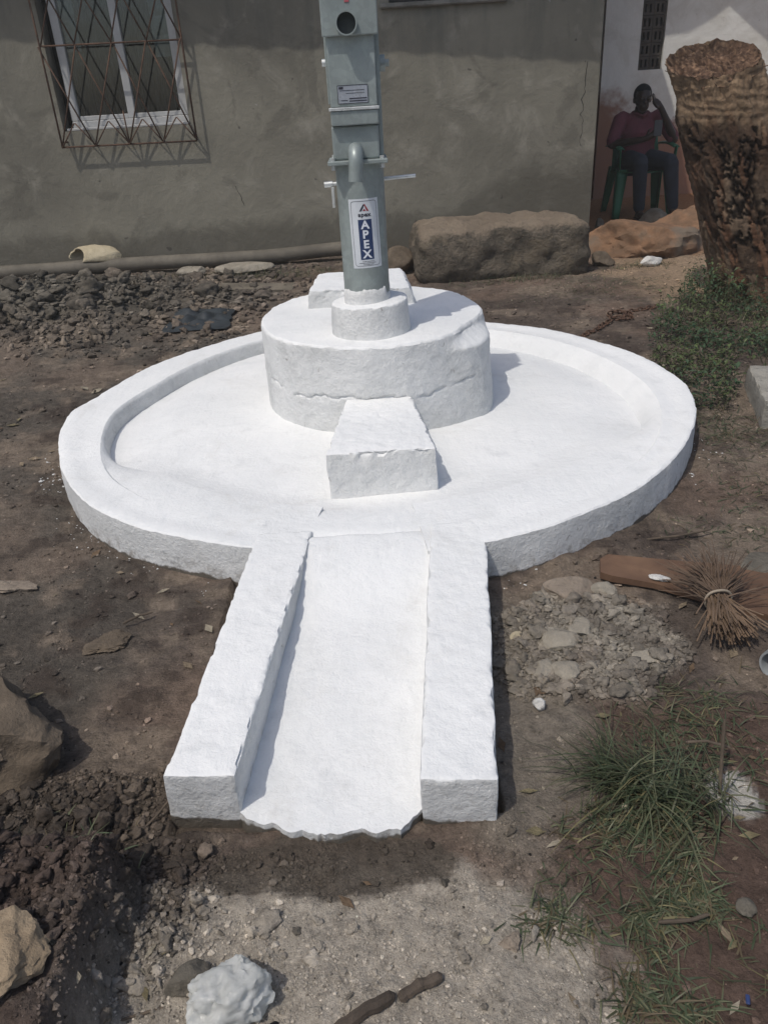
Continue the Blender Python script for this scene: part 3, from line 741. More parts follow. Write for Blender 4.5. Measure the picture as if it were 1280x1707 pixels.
# ------------------------------------------------------------------ whitewashed building behind the seated person
wb = thing('building', 'white painted building with tall vent strip behind the seated person', 'building', (3.0, 9.5, 0))
def bp(o): o.parent = wb; o.matrix_parent_inverse = Matrix.Translation((-3.0, -9.5, 0)); return o
bp(boxobj('wall', (2.64, 3.028, 9.5, 9.7, -.2, 3.0), WWALL, None, 0)); bp(boxobj('wall', (3.285, 8.0, 9.5, 9.7, -.2, 3.0), WWALL, None, 0))
bp(boxobj('wall', (3.028, 3.285, 9.5, 9.7, -.2, 1.28), WWALL, None, 0))
VENT = simple('vent_block_brown', (.085, .072, .06), .9, .4, 8)
vs_ = bp(boxobj('vent_backing', (3.03, 3.283, 9.60, 9.69, 1.282, 3.0), DARK, None, 0))
for z in np.arange(1.283, 2.9, .125):
    for k in range(2):
        x = 3.032 + k * .126
        for a, b, c, d in ((x, x + .122, z, z + .022), (x, x + .122, z + .1, z + .121), (x, x + .022, z + .0225, z + .0995), (x + .1, x + .122, z + .0225, z + .0995)):
            pass
        bm = bmesh.new(); box(bm, x, x + .122, 9.53, 9.595, z, z + .024); box(bm, x, x + .122, 9.53, 9.595, z + .098, z + .121); box(bm, x, x + .026, 9.531, 9.594, z + .0241, z + .0979); box(bm, x + .096, x + .122, 9.531, 9.594, z + .0241, z + .0979)
        box(bm, x + .048, x + .074, 9.532, 9.593, z + .0241, z + .0979)
        bp(frombm('vent_block', bm, VENT))
def broof():  # unseen roof, front edge shaped to throw the shade outline on the wall
    tab = [(x, (3.0 - z) / DROP) for x, z in ((1.9, 1.1), (2.72, 1.28), (3.05, 1.44), (3.30, 1.583), (3.55, 1.60), (3.79, 1.72), (3.935, 1.818), (4.2, 1.62), (4.41, 1.47), (5.2, 1.3), (9, 1.3))]
    v = []; f = []
    for i, (x, o) in enumerate(tab):
        v += [(x - SHIFT * o, 9.5 - o, 3.0), (x - SHIFT * o, 11.5, 3.02), (x - SHIFT * o, 9.5 - o, 3.012), (x - SHIFT * o, 11.5, 3.032)]
    for i in range(len(tab) - 1):
        a, b = i * 4, i * 4 + 4; f += [(a, a + 1, b + 1, b), (a + 2, b + 2, b + 3, a + 3), (a, b, b + 2, a + 2)]
    return bp(mesh('roof', v, f, TIN))
broof()
shed = thing('mud_shed', 'narrow dark brown mud shed in the gap beside the white building', 'shed', (2.3, 10.3, 0))
def sp_(o): o.parent = shed; o.matrix_parent_inverse = Matrix.Translation((-2.3, -10.3, 0)); return o
CLAY = simple('clay_plaster', (.30, .15, .10), .95, .3, 4, 30, .5, .02)
sp_(boxobj('wall', (1.2, 3.1, 10.3, 10.5, -.2, .98), CLAY, None, 0)); sp_(boxobj('wall', (1.2, 3.1, 10.31, 10.5, .981, 2.8), simple('shed_planks', (.10, .095, .085), .9, .35, 6), None, 0))
sp_(boxobj('door', (2.62, 2.78, 10.26, 10.30, .90, 2.6), simple('shed_door', (.022, .02, .02), .8, .3), None, .003))
sp_(boxobj('door_rail', (2.60, 2.80, 10.245, 10.259, 1.10, 1.16), simple('shed_rail', (.06, .03, .03), .8, .3), None, .003))

# ------------------------------------------------------------------ rocks and slabs
def rockmat(name, c, c2=None, var=.35, sc=7, stain=None):
    t = NT(name)
    a = t.mix(t.map(t.noise(sc, 7, .65, .3), .3, .7), sca(c, 1 - var), c2 or sca(c, 1.2))
    a = t.mix(t.map(t.noise(sc * 3.7, 5, .7), .55, .72, 0, .6), a, sca(c, .45))
    if stain: a = t.mix(t.map(t.noise(sc * .6, 5, .6), .48, .62, 0, .85), a, stain)
    return t.done(a, .93, t.bump(t.math('ADD', t.noise(55, 7, .7), t.math('MULTIPLY', t.noise(16, 6, .7), 2)), .6, .012), 0, .2)
def rock_mesh(size, seed, chops=7, sub=4, rough=.10, flat=0, chopmin=.55):
    bm = bmesh.new(); bmesh.ops.create_icosphere(bm, subdivisions=sub, radius=1.0)
    rng = random.Random(seed); pl = []
    for k in range(chops):
        n = Vector((rng.gauss(0, 1), rng.gauss(0, 1), rng.gauss(0, .8))).normalized(); pl.append((n, rng.uniform(chopmin, .85)))
    if flat: pl.append((Vector((rng.gauss(0, .08), rng.gauss(0, .08), 1)).normalized(), flat))
    for v in bm.verts:
        co = v.co.copy()
        for n, d in pl:
            k = co.dot(n) - d
            if k > 0: co -= n * (k * .94)
        s = rough * nz(co.x * 1.6 + seed, co.y * 1.6, co.z * 1.6, 4) + rough * .35 * nz(co.x * 6 + seed, co.y * 6, co.z * 6, 3)
        co += co.normalized() * s
        v.co = Vector((co.x * size[0], co.y * size[1], co.z * size[2]))
    me = bpy.data.meshes.new('rock'); bm.to_mesh(me); bm.free(); return me
def rock(name, label, cat, loc, size, rz=0, seed=1, mat=None, group=None, chops=7, sub=4, rough=.10, flat=0, tilt=(0, 0), chopmin=.55):
    o = autosmooth(link(name, rock_mesh(size, seed, chops, sub, rough, flat, chopmin), mat, None, False, loc, (R(tilt[0]), R(tilt[1]), R(rz)), label=label, category=cat), 35)
    if group: o['group'] = group
    return o
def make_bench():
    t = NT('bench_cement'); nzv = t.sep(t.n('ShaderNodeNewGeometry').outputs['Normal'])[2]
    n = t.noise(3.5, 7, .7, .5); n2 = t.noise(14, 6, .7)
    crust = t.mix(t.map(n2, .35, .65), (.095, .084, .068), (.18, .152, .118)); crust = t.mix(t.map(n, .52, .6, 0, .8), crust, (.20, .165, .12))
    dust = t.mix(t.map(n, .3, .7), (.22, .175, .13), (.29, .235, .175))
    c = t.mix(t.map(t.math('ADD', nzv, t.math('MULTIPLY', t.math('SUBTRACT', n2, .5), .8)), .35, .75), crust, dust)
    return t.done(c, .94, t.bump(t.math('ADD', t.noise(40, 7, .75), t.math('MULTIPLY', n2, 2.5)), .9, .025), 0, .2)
RM_GREY = rockmat('rock_grey', (.155, .14, .115)); RM_TAN = rockmat('rock_tan', (.33, .25, .165), (.40, .31, .21), .2, 9); RM_BROWN = rockmat('rock_brown', (.145, .115, .085))
RM_OR = rockmat('rock_orange', (.24, .155, .10), (.29, .165, .095), .4, 4, (.165, .14, .11)); RM_PALE = rockmat('rubble_pale', (.30, .27, .22), None, .2, 12); RM_PINK = rockmat('stone_buff', (.26, .215, .17), None, .2, 12)
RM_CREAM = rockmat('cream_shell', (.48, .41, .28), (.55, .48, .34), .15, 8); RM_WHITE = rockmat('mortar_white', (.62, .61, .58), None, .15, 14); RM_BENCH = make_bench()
rock('boulder', 'large brown boulder at the left edge beside the trough', 'boulder', (-.90, 1.21, .035), (.23, .23, .15), 20, 3, RM_BROWN, None, 12, 5, .12, .75)
rock('rock', 'smooth tan rock at the bottom left corner of the picture', 'rock', (-.580, .655, .168), (.088, .078, .036), -10, 5, RM_TAN, None, 11, 5, .14, .7)
rock('rock', 'low orange and tan rock in front of the seated person', 'rock', (2.20, 6.30, .03), (.52, .40, .25), 12, 8, RM_OR, None, 12, 5, .13, .75)
rock('rock', 'orange rock half hidden behind the tree stump', 'rock', (2.66, 6.62, .04), (.36, .36, .26), 40, 21, RM_OR, None, 11, 5, .13, .8)
rock('rock', 'round grey stone at the foot of the seated person', 'rock', (2.66, 7.52, .04), (.14, .12, .10), 0, 11, RM_GREY, None, 4, 4, .08)
rock('rock', 'small brown stone by the corner of the cement bench', 'rock', (1.72, 5.85, .03), (.10, .10, .07), 0, 12, RM_BROWN)
rock('rock', 'pale stone lying in shade by the house corner', 'rock', (2.12, 7.35, .05), (.05, .04, .06), 0, 13, RM_GREY)
rock('rock', 'broken white stone chip in front of the orange rock', 'rock', (2.05, 5.72, .03), (.09, .05, .045), 25, 14, RM_WHITE, None, 9)
rock('slab', 'flat buff stone slab leaning near the platform above the rubble', 'slab', (.480, 1.675, .020), (.075, .055, .022), -12, 15, RM_PINK, None, 9, 4, .05, .7, (8, 0))
rock('rock', 'rough grey lump beside the flat buff stone', 'rock', (.565, 1.665, .018), (.035, .035, .025), 0, 16, RM_PALE)
rock('rock', 'pale rubble lump at the left of the rubble heap', 'rock', (.405, 1.475, .02), (.055, .04, .022), 12, 17, RM_PALE, None, 9)
rock('rock', 'flat pale rubble piece in the middle of the heap', 'rock', (.462, 1.505, .026), (.042, .032, .018), 60, 18, RM_PALE, None, 9)
rock('rock', 'flat greenish grey rubble piece near the broom', 'rock', (.585, 1.395, .02), (.036, .032, .014), 30, 19, RM_PALE, None, 8)
rock('rock', 'squared rubble piece at the near edge of the heap', 'rock', (.400, 1.360, .02), (.042, .036, .022), 5, 20, RM_PALE, None, 9)
rock('rock', 'cracked rubble piece left of the squared one', 'rock', (.345, 1.375, .018), (.036, .032, .02), 50, 22, RM_PALE, None, 9)
rock('rock', 'small white mortar lump near the trough corner', 'rock', (.312, 1.262, .014), (.017, .014, .016), 0, 23, RM_WHITE, None, 8, 3)
rock('rock', 'cream coloured pebble beside the trough shadow', 'pebble', (.305, 1.505, .012), (.020, .013, .013), 35, 24, RM_CREAM, None, 3, 3, .05)
rock('rock', 'pale bark-like chip close to the trough shadow', 'chip', (.318, 1.575, .01), (.032, .012, .01), -50, 25, RM_PALE, None, 8, 3)
rock('rock', 'grey stone partly bared at the right edge of the bare soil', 'rock', (.548, .775, .008), (.016, .016, .012), 0, 26, RM_GREY, None, 4, 3)
rock('rock', 'round brown stone near the lower right grass patch', 'rock', (.160, .742, .006), (.022, .018, .016), 0, 27, RM_PINK, None, 12, 4, .2, 0, (0, 0), .35)
rock('rock', 'grey stone left of the plastic bag', 'rock', (-.345, .705, .018), (.038, .03, .028), 15, 28, RM_GREY, None, 8)
rock('rock', 'low grey stone slab in the soil left of the drain', 'slab', (-.730, 1.585, .004), (.075, .05, .016), 20, 29, RM_BROWN, None, 14, 5, .24, .6, (0, 0), .4)
rock('rock', 'long pale flat stone at the left edge of the picture', 'rock', (-1.10, 1.885, .010), (.085, .035, .022), -12, 30, RM_PINK, None, 14, 5, .22, 0, (0, 0), .4)
rock('slab', 'pale broken slab lying below the wall pipe', 'slab', (-.98, 6.32, .05), (.24, .13, .055), 8, 31, RM_PALE, None, 10, 4, .06, .6)
rock('slab', 'small pale slab left of the broken one under the pipe', 'slab', (-1.42, 6.38, .04), (.16, .09, .045), -6, 32, RM_PALE, None, 10, 4, .06, .6)
rock('slab', 'grey slab at right edge above the wooden plank', 'slab', (1.015, 1.735, .02), (.075, .06, .02), 25, 33, RM_GREY, None, 8, 4, .05, .65)
rock('rock', 'dark angular block at the left end of the bench', 'rock', (.22, 6.0, .06), (.16, .13, .13), 30, 34, RM_BROWN, None, 9)
# rough cement bench built against the wall
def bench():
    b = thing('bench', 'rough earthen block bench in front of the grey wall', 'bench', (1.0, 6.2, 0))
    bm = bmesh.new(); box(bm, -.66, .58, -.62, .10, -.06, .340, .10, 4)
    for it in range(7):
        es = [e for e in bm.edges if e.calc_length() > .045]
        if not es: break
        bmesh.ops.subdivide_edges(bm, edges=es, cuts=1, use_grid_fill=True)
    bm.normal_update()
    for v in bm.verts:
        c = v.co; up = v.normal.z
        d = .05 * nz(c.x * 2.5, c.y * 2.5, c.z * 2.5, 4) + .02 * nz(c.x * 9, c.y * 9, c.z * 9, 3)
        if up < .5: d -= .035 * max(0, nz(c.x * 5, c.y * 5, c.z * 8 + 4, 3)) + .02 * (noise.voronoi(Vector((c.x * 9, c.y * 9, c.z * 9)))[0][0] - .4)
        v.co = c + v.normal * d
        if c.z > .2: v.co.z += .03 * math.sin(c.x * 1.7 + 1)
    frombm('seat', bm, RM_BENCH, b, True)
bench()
# pipe along the foot of the wall
pipe_m = simple('pipe_grey_brown', (.135, .12, .095), .75, .3, 5, 40, .3, .004)
pts = [(-4.6 + .25 * i, 6.66 + .015 * math.sin(i * .8), .070 + .006 * nz(i * .7, 2, 1, 2) + .05 * ss(-.9, .5, -4.6 + .25 * i)) for i in range(20)]
o = tube('drain_pipe', pts, .056, pipe_m, None, 16); o['label'] = 'dusty grey pipe lying along the foot of the house wall'; o['category'] = 'pipe'
# broken gourd bowl resting against wall on pipe
def shell():
    bm = bmesh.new(); bmesh.ops.create_icosphere(bm, subdivisions=4, radius=1)
    bmesh.ops.bisect_plane(bm, geom=list(bm.verts) + list(bm.edges) + list(bm.faces), plane_co=(0, 0, -.1), plane_no=(.1, 0, 1), clear_inner=True)
    bmesh.ops.bisect_plane(bm, geom=list(bm.verts) + list(bm.edges) + list(bm.faces), plane_co=(-.62, -.3, 0), plane_no=(1, .55, -.25), clear_inner=True)
    for v in bm.verts:
        v.co = Vector((v.co.x * .235, v.co.y * .12, v.co.z * .105)) * (1 + .06 * nz(v.co.x * 3, v.co.y * 3, v.co.z * 3, 3))
    o = frombm('broken_bowl', bm, RM_CREAM, None, True, (-2.29, 6.74, .125), label='broken cream shell bowl lying on the wall pipe', category='bowl')
    md = o.modifiers.new('s', 'SOLIDIFY'); md.thickness = .012
shell()
# hollow concrete block at right edge
cbm = rockmat('concrete_block', (.29, .275, .24), None, .15, 10)
def cblock():
    o = thing('concrete_block', 'grey concrete block lying at the right edge beside the weeds', 'block', (1.665, 2.90, -.02), (0, 0, R(-16)))
    plasterblock('block_body', [(-.14,-.24,-.02),(.24,-.24,-.02),(.24,.20,-.02),(-.14,.20,-.02)], [(-.14,-.24,.125),(.24,-.24,.125),(.24,.20,.125),(-.14,.20,.125)], o, .03, .006, 4, .02, cbm)
cblock()

# ------------------------------------------------------------------ tree stump
def stump():
    t = thing('tree_stump', 'tall leaning cut tree stump with cracked bark beside the weeds', 'tree stump', (2.42, 4.75, 0))
    na, nh = 220, 170; v = []; f = []; c = []
    for j in range(nh + 1):
        s = j / nh
        for i in range(na):
            a = 2 * math.pi * i / na; ca, sa = math.cos(a), math.sin(a)
            ztop = 1.275 + .075 * sa + .045 * ca + .014 * nz(ca * 4, sa * 4, 2, 5) + .006 * nz(ca * 16, sa * 16, 2, 3)     # cut slopes down towards the front
            z = lerp(-.1, ztop, s)
            cx = lerp(0.03, -.515, max(0, z) / 1.3) ; cy = 0
            r = .268 + .03 * ss(.35, 0, z) + .02 * nz(ca * 1.2, sa * 1.2, z * 1.5, 3) - .02 * ss(.9, 1.2, z)
            wx, wz = .55 * nz(ca * 3, sa * 3, z * 5, 4), .55 * nz(ca * 3 + 7, sa * 3, z * 5, 4)
            vor = noise.voronoi(Vector((ca * 2.3 + wx, sa * 2.3 + wz, z * 4.2 + wz + wx)))
            e = vor[0][1] - vor[0][0]; cid = vor[1][0]; rnd = noise.noise(Vector(cid) * 7.3)
            bark = ss(1.08, .98, z - .06 * sa + .06 * nz(ca * 2, sa * 2, 7, 3))
            crackd = ss(.10, .01, e) * ss(-.3, .2, nz(ca * 2 + 3, sa * 2, z * 3, 3) + .1)
            missing = ss(.05, .22, rnd + .25 * ss(.7, .95, z)) * bark
            dr = bark * (.020 + .016 * rnd - .04 * crackd - .014 * missing) + .012 * nz(ca * 5, sa * 5, z * 6, 4) + .007 * nz(ca * 22, sa * 22, z * 25, 3)
            ring = (1 - bark) * (.010 * nz(ca * 2.5, sa * 2.5, z * 45, 3))
            rr = r + dr + ring
            v.append((cx + rr * ca, cy + rr * sa, z))
            red = np.array((.165, .088, .052)); brn = np.array((.15, .105, .072)); pal = np.array((.25, .185, .125)); drk = np.array((.028, .02, .015)); wood = np.array((.25, .175, .11))
            n = nz(ca * 5, sa * 5, z * 1.4, 4)
            cc = brn + (red - brn) * ss(-.1, .3, n); cc = cc + (pal - cc) * ss(.1, .45, nz(ca * 6 + 5, sa * 6, z * 2.2, 4)) * .6
            cc = cc + (np.array((.05, .034, .024)) - cc) * ss(.62, .78, z + .12 * nz(ca * 3, sa * 3, z * 3, 3)) * bark * .4
            cc = cc + (drk - cc) * max(crackd * .65, 0) * bark
            cc = cc + (np.array((.055, .034, .022)) - cc) * missing * .8
            cc = cc + (wood * (1 + .55 * nz(ca * 2, sa * 2, z * 30, 4)) - cc) * (1 - bark) * .85
            c.append(cc)
    for j in range(nh):
        for i in range(na): f.append((j * na + i, j * na + (i + 1) % na, (j + 1) * na + (i + 1) % na, (j + 1) * na + i))
    o = mesh('trunk', v, f, BARK, t, True); colattr(o.data, np.array(c))
    # rotten fibrous cut face, sunk below the rim
    v = []; f = []; c = []; nr = 26
    for k in range(nr + 1):
        s = 1.01 - k / nr * 1.0
        for i in range(na):
            a = 2 * math.pi * i / na; ca, sa = math.cos(a), math.sin(a)
            r = (.245 + .02 * nz(ca * 1.2, sa * 1.2, 1.9, 3)) * s
            z = 1.275 + (.075 * sa + .045 * ca) * s - .018 * ss(1.0, .85, s) - .03 * ss(.1, .5, nz(ca * s * 3 + 2, sa * s * 3, 9, 3)) + .014 * nz(ca * s * 14, sa * s * 14, 4, 4) * ss(1.02, .93, s) + .016 * nz(ca * 4, sa * 4, 2, 5) * ss(.7, 1, s)
            v.append((-.515 * z / 1.3 + r * ca, r * sa, z))
            n = nz(ca * s * 12, sa * s * 12, 8, 4); c.append(np.array((.115, .068, .044)) * (1 + .9 * n) * (1 - .45 * ss(.1, .7, sa * s)) + np.array((.12, .09, .055)) * max(0, n))
    for k in range(nr):
        for i in range(na): f.append((k * na + i, k * na + (i + 1) % na, (k + 1) * na + (i + 1) % na, (k + 1) * na + i))
    o = mesh('cut_face', v, f, BARK, t, True); colattr(o.data, np.clip(np.array(c), .01, 1))
    V = ([], [])
    for k in range(170):
        a = random.uniform(0, 2 * math.pi); s = random.uniform(.55, .97); r = .25 * s
        z = 1.275 + (.075 * math.sin(a) + .045 * math.cos(a)) * s - .05
        p = Vector((-.515 * z / 1.3 + r * math.cos(a), r * math.sin(a), z)); L = random.uniform(-.02, .03)
        q = p + Vector((random.gauss(0, .03), random.gauss(0, .03), L))
        add(V, tube_data([p, q], [.004, .0012], 4))
    mesh('wood_fibres', V[0], V[1], simple('wood_fibre', (.15, .09, .055), .9, .5, 20), t, kind='stuff')
stump()

# ------------------------------------------------------------------ plastic chair, person, phone
GREEN = simple('green_plastic', (.016, .12, .06), .4, .2, 6, 40, .05)
chair = thing('plastic_chair', 'green plastic armchair under the seated person', 'chair', (2.72, 8.2, 0), (0, 0, R(-4)))
def shellgrid(name, fn, nu, nv, th, mat, parent):
    v = [fn(i / nu, j / nv) for j in range(nv + 1) for i in range(nu + 1)]; f = [(j * (nu + 1) + i, j * (nu + 1) + i + 1, (j + 1) * (nu + 1) + i + 1, (j + 1) * (nu + 1) + i) for j in range(nv) for i in range(nu)]
    o = mesh(name, v, f, mat, parent, True); md = o.modifiers.new('s', 'SOLIDIFY'); md.thickness = th; md.offset = 0; return o
shellgrid('seat', lambda u, w: (lerp(-.225, .225, u), lerp(-.25, .22, w), .425 - .02 * math.sin(math.pi * u) - .03 * w), 10, 8, .012, GREEN, chair)
shellgrid('backrest', lambda u, w: (lerp(-.235, .235, u) * (1 - .12 * w), .22 + .13 * w - .06 * (2 * u - 1) ** 2, .42 + .42 * w - .06 * w * (2 * u - 1) ** 2), 12, 8, .012, GREEN, chair)
for s in (-1, 1):
    def legf(yb, yt, spread):
        def fn(u, w):   # angle section: a front plate and a side plate
            k = lerp(.055, .095, w); a = (min(u, .5) * 2, max(0, u - .5) * 2)
            return (s * (lerp(.285, .255, w) - k * (1 - a[0])), lerp(yb, yt, w) + (1 if yb < 0 else -1) * a[1] * k, lerp(0, .44, w))
        return fn
    shellgrid('leg', legf(-.29, -.22, 0), 6, 6, .01, GREEN, chair); shellgrid('leg', legf(.30, .2, 0), 6, 6, .01, GREEN, chair)
    shellgrid('armrest', lambda u, w: (s * (.255 + (u - .5) * .055), lerp(-.27, .30, w), .635 - .02 * (2 * w - 1) ** 2 + .015 * math.sin(math.pi * u)), 6, 10, .012, GREEN, chair)
    shellgrid('arm_support', lambda u, w: (s * lerp(.25, .262, w), -.23 + (u - .5) * .07 - .02 * w, lerp(.43, .63, w)), 5, 5, .01, GREEN, chair)
SKIN = simple('skin_dark', (.034, .020, .015), .42, .2, 10, 60, .1); HAIR = simple('hair_black', (.006, .006, .006), .9, .2, 40, 200, .6)
SHIRT = simple('shirt_maroon', (.15, .042, .058), .9, .25, 7, 90, .4); JEANS = simple('trousers_dark_blue', (.022, .028, .042), .9, .25, 8, 90, .4); SHOE = simple('sandal_dark', (.03, .012, .01), .7, .2)
person = thing('person', 'person in maroon shirt and dark trousers seated on green chair holding a phone', 'person', (2.69, 8.2, 0))
def limb(V, chain, n=12, ell=None):
    pts = [c[:3] for c in chain]; rad = [c[3] for c in chain]
    P = []; Q = []
    for i in range(len(pts) - 1):
        for k in range(4): P.append(tuple(lerp(pts[i][j], pts[i + 1][j], k / 4) for j in range(3))); Q.append(lerp(rad[i], rad[i + 1], k / 4))
    P.append(pts[-1]); Q.append(rad[-1])
    d0 = (Vector(P[0]) - Vector(P[1])).normalized(); d1 = (Vector(P[-1]) - Vector(P[-2])).normalized()
    P = [tuple(Vector(P[0]) + d0 * Q[0] * .7)] + P + [tuple(Vector(P[-1]) + d1 * Q[-1] * .7)]; Q = [Q[0] * .55] + Q + [Q[-1] * .55]
    add(V, tube_data(P, Q, n, True, ell))
def ball(V, c, r, n=12):
    bm = bmesh.new(); bmesh.ops.create_icosphere(bm, subdivisions=3, radius=1)
    vv = [Vector((v.co.x * r[0] + c[0], v.co.y * r[1] + c[1], v.co.z * r[2] + c[2])) for v in bm.verts]; ff = [tuple(v.index for v in q.verts) for q in bm.faces]; bm.free(); add(V, (vv, ff))
def remesh(name, V, vox, mat, parent, it=3):
    o = mesh(name, V[0], V[1], mat, None); md = o.modifiers.new('r', 'REMESH'); md.mode = 'VOXEL'; md.voxel_size = vox
    ms = o.modifiers.new('s', 'SMOOTH'); ms.iterations = it; ms.factor = .5
    bake(o); o.data.polygons.foreach_set('use_smooth', [True] * len(o.data.polygons)); o.parent = parent
    if not len(o.data.materials): o.data.materials.append(mat)
    return o
# joints, relative to the person empty (x right in the picture, -y towards the camera)
HEAD = (-.02, -.05, 1.035)
sh = {-1: (-.195, .02, .865), 1: (.185, .02, .865)}; el = {-1: (-.285, -.06, .655), 1: (.305, -.10, .67)}
wr = {-1: (-.035, -.27, .70), 1: (.132, -.14, .950)}
hip = {-1: (-.09, .02, .50), 1: (.10, .02, .50)}; kn = {-1: (-.10, -.40, .515), 1: (.185, -.40, .50)}; an = {-1: (-.055, -.36, .085), 1: (.255, -.40, .075)}
B = ([], [])
limb(B, [(0, .02, .47, .135), (0, .05, .62, .125), (-.005, .05, .76, .15), (-.005, .035, .85, .115)], 16, (1.2, .8))
limb(B, [(-.005, .03, .86, .062), (-.015, -.01, .96, .055)], 12)
ball(B, (HEAD[0], HEAD[1], HEAD[2] + .012), (.074, .092, .098)); ball(B, (HEAD[0], HEAD[1] - .035, HEAD[2] - .055), (.052, .055, .062))
ball(B, (HEAD[0] - .003, HEAD[1] - .098, HEAD[2] - .028), (.016, .018, .024)); ball(B, (HEAD[0] - .003, HEAD[1] - .085, HEAD[2] - .066), (.028, .014, .011))
for s in (-1, 1):
    ball(B, (HEAD[0] + s * .076, HEAD[1] + .01, HEAD[2] - .01), (.012, .02, .03)); ball(B, (HEAD[0] + s * .03, HEAD[1] - .078, HEAD[2] + .018), (.024, .014, .010))
    limb(B, [(*sh[s], .052), (*el[s], .043)], 12); limb(B, [(*el[s], .042), (*wr[s], .027)], 12)
    limb(B, [(*hip[s], .088), (*kn[s], .06)], 12); limb(B, [(*kn[s], .056), (*an[s], .038)], 12)
    limb(B, [(an[s][0], an[s][1] + .02, .04, .034), (an[s][0], an[s][1] - .07, .045, .036), (an[s][0] + .01, an[s][1] - .16, .03, .026)], 12)
# right hand of the figure (left in the picture) around the phone; other hand raised to the temple
def hand(wrist, d, side, curl):
    w = Vector(wrist); d = Vector(d).normalized(); sdv = Vector(side).normalized(); nn = d.cross(sdv).normalized()
    limb(B, [(*w, .026), (*(w + d * .045), .034), (*(w + d * .085), .030)], 10)
    for k, L in enumerate((.066, .076, .072, .056)):
        b = w + d * .08 + sdv * (.027 - .018 * k); m = b + (d + nn * curl * .5) * L * .5; e = m + (d + nn * curl * 1.4).normalized() * L * .5
        limb(B, [(*b, .0112), (*m, .0102), (*e, .0085)], 8)
    b = w + d * .03 + sdv * .028; m = b + (d * .6 + sdv * .8).normalized() * .035 + nn * .01 * curl; limb(B, [(*b, .012), (*m, .010), (*(m + (d + nn * curl * .5).normalized() * .03), .008)], 8)
hand(wr[-1], (.85, -.25, .45), (-.4, -.2, .9), -.7)
hand(wr[1], (-.62, .06, .60), (-.35, -.75, -.35), .45)
body = remesh('body', B, .006, SKIN, person, 2)
C_ = ([], [])
limb(C_, [(0, .02, .50, .146), (0, .05, .62, .137), (-.005, .05, .76, .16), (-.005, .035, .85, .118)], 18, (1.22, .84))
for s in (-1, 1):
    m = tuple(lerp(sh[s][k], el[s][k], .92) for k in range(3)); limb(C_, [(sh[s][0] * .8, sh[s][1], sh[s][2] + .005, .07), (*sh[s], .068), (*m, .060)], 14)
limb(C_, [(-.07, -.03, .915, .016), (-.01, -.075, .885, .015), (.045, -.03, .915, .016)], 8)
remesh('shirt', C_, .009, SHIRT, person, 3)
T_ = ([], [])
limb(T_, [(0, .03, .46, .148), (0, .04, .55, .142)], 16, (1.22, .85))
for s in (-1, 1):
    limb(T_, [(*hip[s], .102), (*kn[s], .074)], 14); limb(T_, [(*kn[s], .072), (an[s][0], an[s][1] + .01, .10, .054)], 14)
remesh('trousers', T_, .009, JEANS, person, 3)
H_ = ([], []); ball(H_, (HEAD[0], HEAD[1] + .012, HEAD[2] + .032), (.083, .094, .094)); h_ = remesh('hair', H_, .006, HAIR, person, 1)
for v in h_.data.vertices:   # hairline
    c = v.co
    if c.y < HEAD[1] - .03 and c.z < HEAD[2] + .062: c.y += .04
    if c.z < HEAD[2] - .02: c.z = lerp(c.z, HEAD[2] - .02, .8); c.y += .01
EYE = simple('eye_white', (.07, .065, .06), .4, .05)
for s in (-1, 1):
    V = ([], []); ball(V, (HEAD[0] + s * .03, HEAD[1] - .084, HEAD[2] + .002), (.012, .006, .006)); mesh('eye', V[0], V[1], EYE, person, True)
    V = ([], []); limb(V, [(an[s][0], an[s][1] + .05, .014, .036), (an[s][0], an[s][1] - .06, .014, .042), (an[s][0] + .01, an[s][1] - .16, .014, .036)], 12, (1, .35)); mesh('sandal', V[0], V[1], SHOE, person, True)
ph = boxobj('mobile_phone', (-.036, .036, -.005, .005, -.07, .07), simple('phone_black', (.012, .012, .014), .25, .1), None, .004, 2, loc=(2.745, 7.865, .79), rot=(R(-18), 0, R(-20)), label='small dark mobile phone held at the chest of the seated person', category='phone')

# ------------------------------------------------------------------ chain, plank, broom, bag, pipe end, sticks
def chain():
    t = thing('chain', 'rusty iron chain lying on the soil behind the platform', 'chain', (1.4, 4.3, 0))
    pts = [(1.10, 3.98), (1.15, 4.05), (1.21, 4.09), (1.26, 4.17), (1.32, 4.25), (1.36, 4.31), (1.40, 4.28), (1.46, 4.30), (1.48, 4.38), (1.43, 4.44), (1.37, 4.42), (1.36, 4.36), (1.41, 4.33), (1.45, 4.36), (1.47, 4.43), (1.53, 4.46), (1.60, 4.48), (1.68, 4.52)]
    P = [Vector((x, y, 0)) for x, y in pts]; q = []; L = .030
    acc = 0
    for a, b in zip(P[:-1], P[1:]):
        d = (b - a).length; s = acc
        while s < d: q.append((a.lerp(b, s / d), math.atan2(b.y - a.y, b.x - a.x))); s += L
        acc = s - d
    ringp = [(math.cos(2 * math.pi * k / 12) * .020, math.sin(2 * math.pi * k / 12) * .012, 0) for k in range(13)]
    v, f = tube_data(ringp, .0045, 5, False); me = bpy.data.meshes.new('chain_link'); me.from_pydata([tuple(p) for p in v], [], f); me.materials.append(RUST)
    for i, (p, a) in enumerate(q):
        z = height(p.x, p.y) + .008 + (.008 if 5 < i < 26 else 0)
        link('chain_link', me, None, t, True, (p.x - 1.4, p.y - 4.3, z), (R(90) * (i % 2) * .7, random.uniform(-.2, .2), a))
chain()
WOODP = simple('plank_wood', (.13, .072, .045), .8, .3, 4, 50, .4, .004, (.17, .10, .06))
